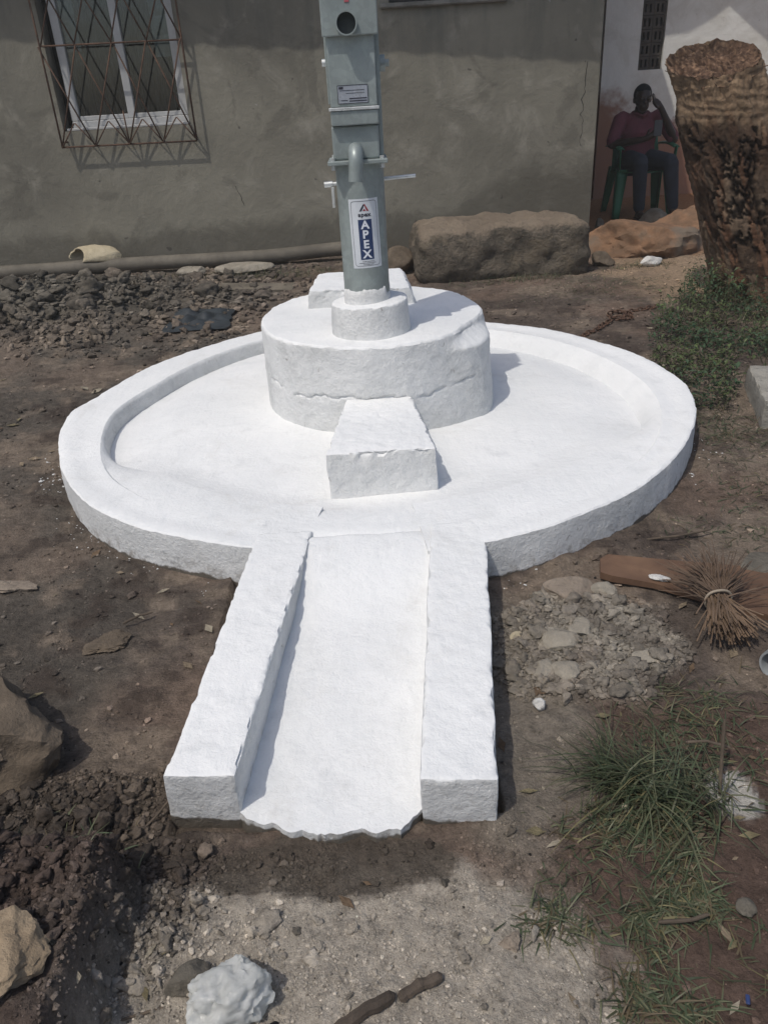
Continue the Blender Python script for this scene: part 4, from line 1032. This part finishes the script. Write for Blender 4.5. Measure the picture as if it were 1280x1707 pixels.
def plank():
    bm = bmesh.new()
    top = [(.592, 1.800), (.620, 1.822), (.80, 1.775), (1.12, 1.68), (1.14, 1.46), (.93, 1.50), (.80, 1.60), (.70, 1.672), (.60, 1.715), (.575, 1.735)]
    a = [bm.verts.new((x, y, .030 + .006 * nz(x * 3, y * 3, 1, 2))) for x, y in top]; b = [bm.verts.new((x, y, .012)) for x, y in top]
    bm.faces.new(list(reversed(a))); bm.faces.new(b); n = len(top)
    for i in range(n): bm.faces.new((a[i], a[(i + 1) % n], b[(i + 1) % n], b[i]))
    bmesh.ops.recalc_face_normals(bm, faces=bm.faces)
    frombm('wooden_board', bm, WOODP, None, label='reddish brown flat wooden board under the twig broom', category='board')
plank()
rock('plaster_scrap', 'white scrap of plaster lying on the wooden board', 'scrap', (.716, 1.683, .036), (.034, .013, .008), -32, 41, RM_WHITE, None, 9, 4, .22)
def broom():
    t = thing('twig_broom', 'short twig broom tied in the middle lying on the board', 'broom', (.80, 1.52, .04))
    TW = simple('twig_brown', (.125, .085, .058), .8, .4, 14, 80, .3); V = ([], []); 
    knot = Vector((0, 0, .03))
    for k in range(330):
        a = random.gauss(0, .5); r0 = random.uniform(0, .026); th = random.uniform(0, 6.28)
        base = knot + Vector((r0 * math.cos(th), 0, r0 * math.sin(th) * .8 + .006))
        d = Vector((math.sin(a + .15), math.cos(a + .15), random.uniform(-.05, .42))); L = random.uniform(.07, .18)
        mid = base + d * L * .5 + Vector((0, 0, .006)); tip = base + d * L + Vector((random.gauss(0, .006), 0, -.012)); tip.z = max(tip.z, -.004)
        add(V, tube_data([base, mid, tip], [.0016, .0013, .0008], 4))
    mesh('bristles', V[0], V[1], TW, t, kind='stuff')
    V = ([], [])
    for k in range(210):
        a = random.gauss(0, .30); r0 = random.uniform(0, .027); th = random.uniform(0, 6.28)
        base = knot + Vector((r0 * math.cos(th), .01, r0 * math.sin(th) * .8 + .004)); d = Vector((math.sin(a) - .05, -math.cos(a), random.uniform(-.28, .12))); L = random.uniform(.085, .145)
        tip = base + d * L; tip.z = max(tip.z, -.02)
        add(V, tube_data([base, base.lerp(tip, .5) + Vector((0, 0, .004)), tip], [.0016, .0019, .0020], 5))
    mesh('butt_ends', V[0], V[1], simple('twig_tan', (.17, .115, .075), .8, .4, 14, 80, .3), t, kind='stuff')
    pts = [(.032 * math.cos(x), .002 * math.sin(3 * x), .034 + .030 * math.sin(x)) for x in np.linspace(0, 2 * math.pi, 25)]
    tube('binding', pts, .0035, simple('binding_pale', (.30, .25, .19), .7, .2), t, 6)
broom()
def metal_pipe():
    t = thing('pipe_offcut', 'grey metal pipe end sticking in from the right edge', 'pipe', (.845, 1.30, .042))
    v = []; f = []; n = 36; ax = Vector((.80, .58, .03)).normalized(); u = ax.cross(Vector((0, 0, 1))).normalized(); w = u.cross(ax)
    for L, r in ((.0, .042), (.6, .042), (.6, .037), (.0, .037)):
        for i in range(n): a = 2 * math.pi * i / n; v.append(ax * L + u * (r * math.cos(a)) + w * (r * math.sin(a)))
    for k in range(4):
        for i in range(n): f.append((k * n + i, k * n + (i + 1) % n, ((k + 1) % 4) * n + (i + 1) % n, ((k + 1) % 4) * n + i))
    autosmooth(mesh('pipe_wall', v, f, make_galv('grey_pipe', (.42, .45, .46), .4, .3), t), 40)
metal_pipe()
def bag():
    bm = bmesh.new(); bmesh.ops.create_icosphere(bm, subdivisions=5, radius=1); rng = random.Random(3)
    pl = [(Vector((rng.gauss(0, 1), rng.gauss(0, 1), rng.gauss(0, 1))).normalized(), rng.uniform(.72, .93)) for k in range(26)]
    for v in bm.verts:
        co = v.co.copy()
        for n, d in pl:
            k = co.dot(n) - d
            if k > 0: co -= n * k
        w = co + Vector((nz(co.x * 2, co.y * 2, co.z * 2, 2), nz(co.y * 2 + 5, co.z * 2, co.x * 2, 2), nz(co.z * 2 + 9, co.x * 2, co.y * 2, 2))) * .35
        cr = sum((1 - abs(nz(w.x * q, w.y * q, w.z * q + q, 1)) * 3.2) * a for q, a in ((1.7, .085), (3.4, .055), (6.5, .009)))
        co *= 1 + cr - .08
        v.co = Vector((co.x * .072, co.y * .060, max(-.02, co.z * .056)))
    t = NT('plastic_bag'); c = t.mix(t.map(t.noise(30, 5, .6), .35, .7), (.68, .69, .66), (.80, .81, .79))
    nb = t.bump(t.noise(60, 4, .6, 1.5), .4, .004); t.done(c, .3, nb, 0, .5)
    tl = t.n('ShaderNodeBsdfTranslucent'); t.set(tl.inputs[0], c); tr = t.n('ShaderNodeBsdfTransparent'); tr.inputs[0].default_value = (.9, .92, .92, 1)
    m1 = t.n('ShaderNodeMixShader'); m1.inputs[0].default_value = .40; m2 = t.n('ShaderNodeMixShader'); m2.inputs[0].default_value = .10
    t.t.links.new(t.b.outputs[0], m1.inputs[1]); t.t.links.new(tl.outputs[0], m1.inputs[2]); t.t.links.new(m1.outputs[0], m2.inputs[1]); t.t.links.new(tr.outputs[0], m2.inputs[2])
    t.t.links.new(m2.outputs[0], t.t.nodes['Material Output'].inputs[0]); m = t.m
    autosmooth(frombm('plastic_bag', bm, m, None, False, (-.275, .672, .030), (0, 0, .4), label='crumpled whitish plastic bag on sandy soil in front', category='bag'), 60)
bag()
STICKM = simple('rotten_stick', (.085, .066, .05), .9, .45, 12, 60, .7, .006); TWIGM = simple('dry_twig', (.11, .085, .062), .9, .4, 12)
def stick(label, pts, r, mat=STICKM, cat='stick', group=None, n=8):
    P = []; 
    for i in range(len(pts) - 1):
        for k in range(6): P.append(Vector(pts[i]).lerp(Vector(pts[i + 1]), k / 6))
    P.append(Vector(pts[-1])); rr = [r * (1 + .14 * nz(i * .6, r * 900, 3, 3)) * (.6 if i in (0, len(P) - 1) else 1) for i in range(len(P))]
    P = [Vector((p.x, p.y, p.z)) + Vector((0, r * .3 * nz(i * .8, 5, 2, 2), 0)) for i, p in enumerate(P)]
    o = tube('stick' if cat == 'stick' else 'twig', P, rr, mat, None, n, True, False); o['label'] = label; o['category'] = cat
    if group: o['group'] = group
stick('thick rotten stick lying at the bottom edge in the middle', [(-.125, .618, .008), (-.07, .65, .012), (-.028, .667, .012)], .0105)
stick('dark broken stick piece right of the thick rotten one', [(-.022, .664, .008), (.01, .680, .013), (.045, .692, .010)], .009)
for i, (lb, pts, r) in enumerate([
    ('long thin twig across the sand beside the plastic bag', [(-.44, .655, .012), (-.38, .672, .008), (-.335, .678, .006)], .0022),
    ('twig leaning at the foot of the left trough wall', [(-.50, .985, .008), (-.47, 1.02, .016), (-.445, 1.05, .03)], .0022),
    ('twig standing out of the grass clump', [(.598, 1.00, .005), (.605, 1.03, .07), (.612, 1.06, .14)], .0035),
    ('pale twig lying over the grass clump', [(.565, 1.095, .05), (.60, 1.085, .06), (.64, 1.07, .055)], .0028),
    ('curved twig right of the platform near the board', [(.76, 1.93, .006), (.86, 1.93, .012), (.97, 1.965, .006)], .0035),
    ('small twig on the dark soil left of the drain', [(-.71, 1.67, .004), (-.67, 1.70, .008), (-.64, 1.715, .004)], .003),
    ('thin twig on the bare soil at lower right', [(.29, .79, .004), (.30, .77, .006), (.305, .75, .004)], .0026),
    ('yellowish runner stem in the lower right grass', [(.40, .76, .006), (.45, .758, .009), (.485, .768, .006)], .0032)]):
    stick(lb, pts, r, TWIGM, 'twig')
# weathered board and blue-black sheet in the soil at the back
bm = bmesh.new(); box(bm, -.38, .38, -.07, .07, 0, .025, .004, 1)
frombm('wooden_board', bm, simple('grey_board', (.15, .13, .10), .9, .35, 6), None, loc=(-.92, 5.62, .03), rot=(R(6), R(3), R(-3)), label='weathered grey board lying in the soil behind the platform', category='board')
def sheet():
    v = []; f = []; n = 30
    for j in range(n + 1):
        for i in range(n + 1):
            x = lerp(-.19, .19, i / n); y = lerp(-.22, .22, j / n) ; 
            k = noise.voronoi(Vector((x * 8, y * 8, 2)))[0]; v.append((x * (1 + .3 * nz(y * 5, 1, 1, 2)), y, .015 + .07 * (k[1] - k[0]) * (1 - max(abs(i / n * 2 - 1), abs(j / n * 2 - 1)) ** 3) + height(-1.03 + x, 4.72 + y, False)))
    for j in range(n):
        for i in range(n): f.append((j * (n + 1) + i, j * (n + 1) + i + 1, (j + 1) * (n + 1) + i + 1, (j + 1) * (n + 1) + i))
    mesh('plastic_sheet', v, f, simple('dark_plastic', (.03, .037, .042), .6, .3, 10), None, True, (-1.06, 4.78, 0), label='crumpled dark blue-grey plastic sheet in the soil behind platform', category='plastic sheet')
sheet()
o = boxobj('blue_scrap', (-.007, .007, -.003, .003, 0, .004), simple('blue_plastic', (.03, .05, .14), .4, .1), None, .001, loc=(.487, .632, .008), rot=(0, 0, 1.2), label='tiny blue plastic scrap at the bottom right', category='scrap')

# ------------------------------------------------------------------ loose soil crumbs (uncountable)
def ico(SUBD):
    bm = bmesh.new(); bmesh.ops.create_icosphere(bm, subdivisions=SUBD, radius=1); v = np.array([q.co[:] for q in bm.verts]); f = np.array([[a.index for a in q.verts] for q in bm.faces]); bm.free(); return v, f
ICO = {1: ico(1), 2: ico(2), 3: ico(3)}
def crumbs(name, label, pts, sizes, cols, squash=.65, mat=None, sink=.25, sd=1):
    IV, IF = ICO[sd]; n = len(pts); nv = len(IV)
    if sd == 1: V = IV[None] * np.clip(1 + RNG.normal(0, .2, (n, nv)), .5, 1.5)[..., None] + RNG.normal(0, .12, (n, nv, 3))
    else:
        V = np.repeat(IV[None], n, 0)
        for q in range(5):
            N = RNG.normal(0, 1, (n, 3)); N /= np.linalg.norm(N, axis=1)[:, None]; k = np.maximum((V * N[:, None, :]).sum(-1) - RNG.uniform(.3, .8, n)[:, None], 0); V = V - N[:, None, :] * k[..., None] * .9
        g = np.ones((n, nv))
        for q in range(9):
            W = RNG.normal(0, 1.6 + .55 * q, (n, 3)); g += (.17 - .012 * q) * np.sin((V * W[:, None, :]).sum(-1) + RNG.uniform(0, 6.28, n)[:, None])
        V = V * np.clip(g, .45, 1.7)[..., None] * (1 + RNG.normal(0, .035, (n, nv)))[..., None]
    sc = np.stack([sizes * RNG.uniform(.7, 1.3, n), sizes * RNG.uniform(.7, 1.3, n), sizes * squash * RNG.uniform(.7, 1.3, n)], 1)
    V = V * sc[:, None, :]; a = RNG.uniform(0, 6.28, n); c, s = np.cos(a)[:, None], np.sin(a)[:, None]
    X = V[..., 0] * c - V[..., 1] * s; Y = V[..., 0] * s + V[..., 1] * c
    V = np.stack([X, Y, V[..., 2]], -1) + pts[:, None, :]; V[..., 2] += (sizes * squash * (1 - sink))[:, None] * .7
    F = (IF[None] + (np.arange(n) * nv)[:, None, None]).reshape(-1, 3)
    me = bpy.data.meshes.new(name); V = V.reshape(-1, 3)
    me.vertices.add(len(V)); me.vertices.foreach_set('co', V.astype(np.float32).ravel()); me.loops.add(F.size); me.loops.foreach_set('vertex_index', F.ravel().astype(np.int32))
    me.polygons.add(len(F)); me.polygons.foreach_set('loop_start', np.arange(0, F.size, 3, dtype=np.int32)); me.update(calc_edges=True); me.validate()
    if sd == 1: me.shade_flat()
   
    colattr(me, np.repeat(cols, nv, 0)); return link(name, me, mat or CLOD, None, label=label, category='soil', kind='stuff')
def blocked(x, y):
    if math.hypot(x - PC[0], y - PC[1]) < 1.25: return True
    return .97 < y < 2 and lerp(-.45, -.36, (y - 1) / .9) - .005 < x < lerp(.18, .29, (y - 1) / .9) + .005 or (-.31 < x < .05 and .94 < y < 1.1)
def sample(n, xr, yr, w=None, geo=False):
    out = []; k = 0
    while len(out) < n and k < n * 40:
        k += 1; y = math.exp(random.uniform(math.log(yr[0]), math.log(yr[1]))) if geo else random.uniform(*yr); x = random.uniform(*xr)
        if geo and abs(x) > .6 + .56 * y: continue
        if blocked(x, y) or (w and random.random() > w(x, y)): continue
        out.append((x, y, height(x, y)))
    return np.array(out)
def gcol(pts, mul, jit=.25):
    c = np.array([soil_col(p[0], p[1]) for p in pts]) * mul; return np.clip(c * (1 + RNG.normal(0, jit, (len(pts), 1))), .015, .8)
def crumb_set(name, label, n, xr, yr, w, mu, sg, lo, hi, mul, jit, geo=False, sd=1, squash=.65, big=None):
    p = sample(n, xr, yr, w, geo); z = np.clip(RNG.lognormal(mu, sg, len(p)), lo, hi)
    if geo: z = np.clip(z * np.clip(p[:, 1], .7, 3.5) ** .6, lo, hi)
    crumbs(name, label, p, z, gcol(p, mul, jit), squash, None, .3, sd)
crumb_set('rubble_crumbs', 'pale mortar crumbs of the rubble heap right of trough', 6500, (.15, .85), (1.2, 1.75), lambda x, y: rubble_m(x, y) ** .7, -5.8, .5, .0016, .009, 1.15, .2)
crumb_set('rubble_lumps', 'pale broken mortar lumps of the rubble heap right of trough', 620, (.15, .85), (1.2, 1.75), rubble_m, -4.7, .45, .005, .024, 1.1, .15, False, 3, .55)
crumb_set('soil_clods', 'grey brown clods on the dug earth bank at back left', 750, (-3.9, -.4), (4.4, 6.5), lambda x, y: mound1(x, y) ** 1.2 + .02, -3.7, .5, .012, .085, 1.0, .2, False, 3, .75)
crumb_set('soil_crumbs', 'grey brown crumbs on the dug earth bank at back left', 8500, (-3.9, -.4), (4.2, 6.65), lambda x, y: mound1(x, y) + .1, -4.6, .5, .004, .03, 1.15, .3)
crumb_set('soil_clods', 'dark broken soil clods left of the trough mouth', 900, (-.85, -.25), (.6, 1.15), lambda x, y: .04 + clods_m(x, y) + .06 * mound2(x, y), -5.1, .5, .003, .016, 1.05, .3, False, 3, .75)
crumb_set('soil_crumbs', 'dark fine crumbs left of the trough mouth', 7000, (-.85, -.2), (.58, 1.15), lambda x, y: .15 + clods_m(x, y) + .3 * mound2(x, y), -6.1, .5, .0012, .007, 1.2, .4)
crumb_set('sand_grit', 'fine grit on the pale sand in front of trough', 8000, (-.5, .3), (.56, .97), lambda x, y: max(.05, .45 + .8 * nz(x * 9, y * 9, 2, 3)), -6.6, .45, .0008, .005, 1.1, .25)
crumb_set('sand_lumps', 'small soil lumps lying on the pale sand', 90, (-.5, .3), (.58, .95), None, -5.3, .4, .003, .010, .8, .3, False, 3, .7)
crumb_set('soil_grit', 'grit and crumbs strewn over the trodden soil', 12000, (-4, 4.2), (.56, 6.6), lambda x, y: max(0, .3 + .9 * nz(x * 4, y * 4, 6, 3)), -6.3, .5, .001, .012, 1.3, .4, True)
crumb_set('soil_stones', 'small half-buried stones scattered over the trodden soil', 300, (-4, 4.2), (.56, 6.4), lambda x, y: max(0, .2 + .9 * nz(x * 3, y * 3, 26, 3)), -5.2, .4, .003, .024, 1.3, .3, True, 3, .5)
# flakes of whitewash fallen along the platform foot
fl = []
for k in range(300):
    a = R(random.uniform(-175, -5)); r = r_out(math.degrees(a)) + .008 + abs(random.gauss(0, .045)); x, y = PC[0] + r * math.cos(a), PC[1] + r * math.sin(a)
    if -.46 < x < .31 and y < 2: continue
    if nz(math.cos(a) * 6, math.sin(a) * 6, 4, 3) < .02: continue
    fl.append((x, y, height(x, y)))
fl = np.array(fl); crumbs('whitewash_flakes', 'white specks of spilt whitewash around the platform foot', fl, np.clip(RNG.lognormal(-6.2, .5, len(fl)), .001, .007), np.full((len(fl), 3), .55) * (1 + RNG.normal(0, .15, (len(fl), 1))), .5, simple('fleck_white', (.62, .62, .6), .9, .2))

# ------------------------------------------------------------------ grass and weeds
def blades(name, specs, mat, parent=None, **kw):
    """specs: base, direction angle, length, lift, width, droop, colour"""
    v = []; f = []; c = []
    for (bx, by, bz, a, L, lift, w, droop, col) in specs:
        d = Vector((math.cos(a), math.sin(a), 0)); sd_ = Vector((-d.y, d.x, 0)); n = 5; o = len(v); 
        for k in range(n + 1):
            t = k / n; p = Vector((bx, by, bz)) + d * (L * (t * (.35 + .65 * t) if lift > .6 else t) * math.cos(lift * .8)) + Vector((0, 0, L * (math.sin(lift) * t - droop * t * t)))
            p.z = max(p.z, bz + .002 * (k + 1) * .3)
            ww = w * (1 - t ** 1.6) * .5 + .0002; nn = sd_ * ww
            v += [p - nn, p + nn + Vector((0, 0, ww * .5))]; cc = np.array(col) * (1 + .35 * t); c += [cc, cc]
        for k in range(n): f.append((o + 2 * k, o + 2 * k + 1, o + 2 * k + 3, o + 2 * k + 2))
    o = mesh(name, v, f, mat, parent, True, **kw); colattr(o.data, np.clip(np.array(c), .005, .6)); return o
def gc():
    k = random.random()
    if k < .06: return (.17, .15, .075)
    g = random.uniform(.55, 1.25); return (.060 * g, .079 * g, .041 * g) if k < .55 else (.105 * g, .11 * g, .062 * g)
S = []
tuft_c = [(.47, 1.02, .0, 250), (.545, .985, 0, 150), (.42, 1.06, 0, 90)]
for cx, cy, _, n in tuft_c:
    for k in range(n):
        x, y = random.gauss(cx, .03), random.gauss(cy, .026); a = random.gauss(R(165), .95) if random.random() < .72 else random.uniform(0, 6.28)
        S.append((x, y, height(x, y), a, random.uniform(.07, .21), random.uniform(.45, 1.25), random.uniform(.002, .0042), random.uniform(.35, .85), gc()))
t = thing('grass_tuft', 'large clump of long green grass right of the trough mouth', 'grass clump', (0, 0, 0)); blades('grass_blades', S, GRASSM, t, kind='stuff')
S = []
def patchg(cx, cy, rx, ry, n, L=(.02, .06), lift=(.1, .8)):
    for k in range(n):
        x, y = random.gauss(cx, rx), random.gauss(cy, ry)
        if blocked(x, y): continue
        S.append((x, y, height(x, y), random.uniform(0, 6.28), random.uniform(*L), random.uniform(*lift), random.uniform(.0016, .0036), random.uniform(.2, .7), gc() if random.random() < .8 else (.11, .085, .05)))
for a in ((.43, .95, .055, .02, 330), (.50, .94, .03, .03, 170), (.475, .86, .022, .03, 190), (.44, .79, .035, .012, 210), (.495, .80, .012, .02, 110), (.375, .765, .02, .010, 110), (.24, .775, .04, .018, 150), (.39, .72, .015, .02, 60), (.335, .66, .025, .018, 130), (.40, .635, .03, .012, 120), (.58, 1.16, .06, .05, 240), (.66, 1.24, .06, .05, 160), (.35, .90, .05, .05, 170), (.65, 1.07, .06, .05, 90), (.55, .70, .04, .03, 60), (-.58, .93, .06, .05, 60), (1.25, 2.25, .12, .12, 200), (1.05, 1.95, .1, .08, 120)): patchg(*a)
for a in ((1.33, 2.72, .10, .12, 420, (.03, .09)), (-.6, 6.1, .35, .10, 500, (.04, .13), (.4, 1.2)), (-1.45, 6.3, .15, .06, 120, (.04, .1), (.4, 1.2)), (1.05, 5.5, .25, .06, 420, (.03, .09), (.3, 1.2)), (1.6, 5.2, .28, .12, 420, (.02, .08)), (2.0, 5.75, .15, .08, 260, (.04, .1), (.3, 1.2)), (1.4, 4.95, .3, .12, 260, (.02, .07)), (2.75, 6.0, .1, .1, 150, (.05, .14), (.5, 1.3))): patchg(*a)
blades('grass', S, GRASSM, None, label='short grass runners and tufts scattered on the soil', category='grass', kind='stuff')
def inpoly(x, y, P):
    r = False; j = len(P) - 1
    for i in range(len(P)):
        if (P[i][1] > y) != (P[j][1] > y) and x < (P[j][0] - P[i][0]) * (y - P[i][1]) / (P[j][1] - P[i][1]) + P[i][0]: r = not r
        j = i
    return r
WP = [(1.27, 3.35), (1.33, 3.62), (1.47, 3.95), (1.55, 4.22), (1.78, 4.50), (2.0, 4.85), (2.6, 4.9), (3.0, 4.2), (2.6, 3.2), (1.95, 3.18), (1.60, 3.22), (1.40, 2.85), (1.27, 2.95)]
def weeds():
    v = []; f = []; c = []; n = 0; V2 = ([], [])
    while n < 11000:
        x, y = random.uniform(1.2, 2.9), random.uniform(2.75, 4.95)
        e = .08 * nz(x * 6, y * 6, 5, 3)
        if not inpoly(x + e, y + e, WP) or blocked(x, y): continue
        if nz(x * 3.2, y * 3.2, 17, 3) < -.22 and random.random() < .75: continue
        n += 1
        hmax = (.05 + .11 * max(0, .5 + nz(x * 5, y * 5, 2, 3))) * (1 + 1.0 * ss(4.1, 4.6, y)); z = height(x, y, False) + hmax * random.random() ** .7
        L = random.uniform(.010, .036); w = L * random.uniform(.4, .6); a = random.uniform(0, 6.28); tl = random.uniform(-.3, .8)
        d = Vector((math.cos(a) * math.cos(tl), math.sin(a) * math.cos(tl), math.sin(tl))); s = Vector((-math.sin(a), math.cos(a), random.uniform(-.3, .3))).normalized()
        p = Vector((x, y, z)); o = len(v); up = Vector((0, 0, w * .25))
        v += [p, p + d * L * .5 + s * w * .5 + up, p + d * L, p + d * L * .5 - s * w * .5 + up]; f += [(o, o + 1, o + 2), (o, o + 2, o + 3)]
        g = random.uniform(.6, 1.35); hue = nz(x * 2, y * 2, 3, 2)
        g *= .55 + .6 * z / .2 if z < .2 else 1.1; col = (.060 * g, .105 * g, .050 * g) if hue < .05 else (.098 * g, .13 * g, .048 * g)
        if random.random() < .12 + .25 * (hue > .2): col = (.11 * g, .09 * g, .055 * g)
        c += [col] * 4
        if n % 9 == 0: add(V2, tube_data([(x, y, 0), (x + random.gauss(0, .02), y + random.gauss(0, .02), z)], .0014, 3, False))
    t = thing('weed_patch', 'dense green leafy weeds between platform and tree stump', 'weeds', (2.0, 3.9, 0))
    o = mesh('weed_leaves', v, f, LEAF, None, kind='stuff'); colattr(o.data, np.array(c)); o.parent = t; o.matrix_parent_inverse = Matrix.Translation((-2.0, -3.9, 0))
    o = mesh('weed_stems', V2[0], V2[1], simple('stem_green', (.07, .085, .04), .7, .3), None, kind='stuff'); o.parent = t; o.matrix_parent_inverse = Matrix.Translation((-2.0, -3.9, 0))
weeds()
S = []
for k in range(260):                       # dry bent stems at the right edge, by the stump
    x, y = random.gauss(2.25, .16), random.gauss(3.85, .25); k2 = random.random()
    S.append((x, y, .02, random.gauss(R(190), .9), random.uniform(.15, .45), random.uniform(.3, 1.1), random.uniform(.0025, .005), random.uniform(.3, .8), (.17, .145, .085) if k2 < .6 else (.09, .10, .045)))
blades('dry_stems', S, GRASSM, None, label='dry bent straw stems among the weeds at right', category='straw', kind='stuff')

def litter():
    v = []; f = []; c = []
    for k in range(520):
        y = math.exp(random.uniform(math.log(.6), math.log(6))); x = random.uniform(-.6 - .5 * y, .7 + .56 * y)
        if blocked(x, y) or nz(x * 2.5, y * 2.5, 41, 3) < .0: continue
        z = height(x, y) + .004; L = random.uniform(.006, .022) * min(1.6, y ** .4); w = L * random.uniform(.2, .6); a = random.uniform(0, 6.28); d = Vector((math.cos(a), math.sin(a), 0)); s_ = Vector((-d.y, d.x, 0)); o = len(v); p = Vector((x, y, z)); h = L * random.uniform(.05, .3)
        v += [p - d * L, p + s_ * w + Vector((0, 0, h)), p + d * L + Vector((0, 0, h * .6)), p - s_ * w]; f += [(o, o + 1, o + 2), (o, o + 2, o + 3)]
        col = random.choice(((.24, .19, .13), (.16, .11, .07), (.32, .28, .21), (.20, .17, .10))); c += [col] * 4
    o = mesh('leaf_litter', v, f, CLOD, None, kind='stuff', label='dry leaf bits and chips scattered on the soil', category='leaf litter'); colattr(o.data, np.array(c))
litter()
haze_m = bpy.data.materials.new('haze_veil'); haze_m.use_nodes = True; ht = haze_m.node_tree; ht.nodes.clear()  # haze volume added to lift the dark tones like a lens veil
ho = ht.nodes.new('ShaderNodeOutputMaterial'); hv = ht.nodes.new('ShaderNodeVolumePrincipled'); hv.inputs['Color'].default_value = (.94, .93, .87, 1); hv.inputs['Density'].default_value = 0.006; hv.inputs['Anisotropy'].default_value = 0.2
ht.links.new(hv.outputs[0], ho.inputs['Volume'])
bm = bmesh.new(); box(bm, -75, 75, -45, 75, -1.5, 4.0)
frombm('haze', bm, haze_m, None, kind='stuff', label='thin pale smoky air spread over the whole yard as an added veil', category='haze')
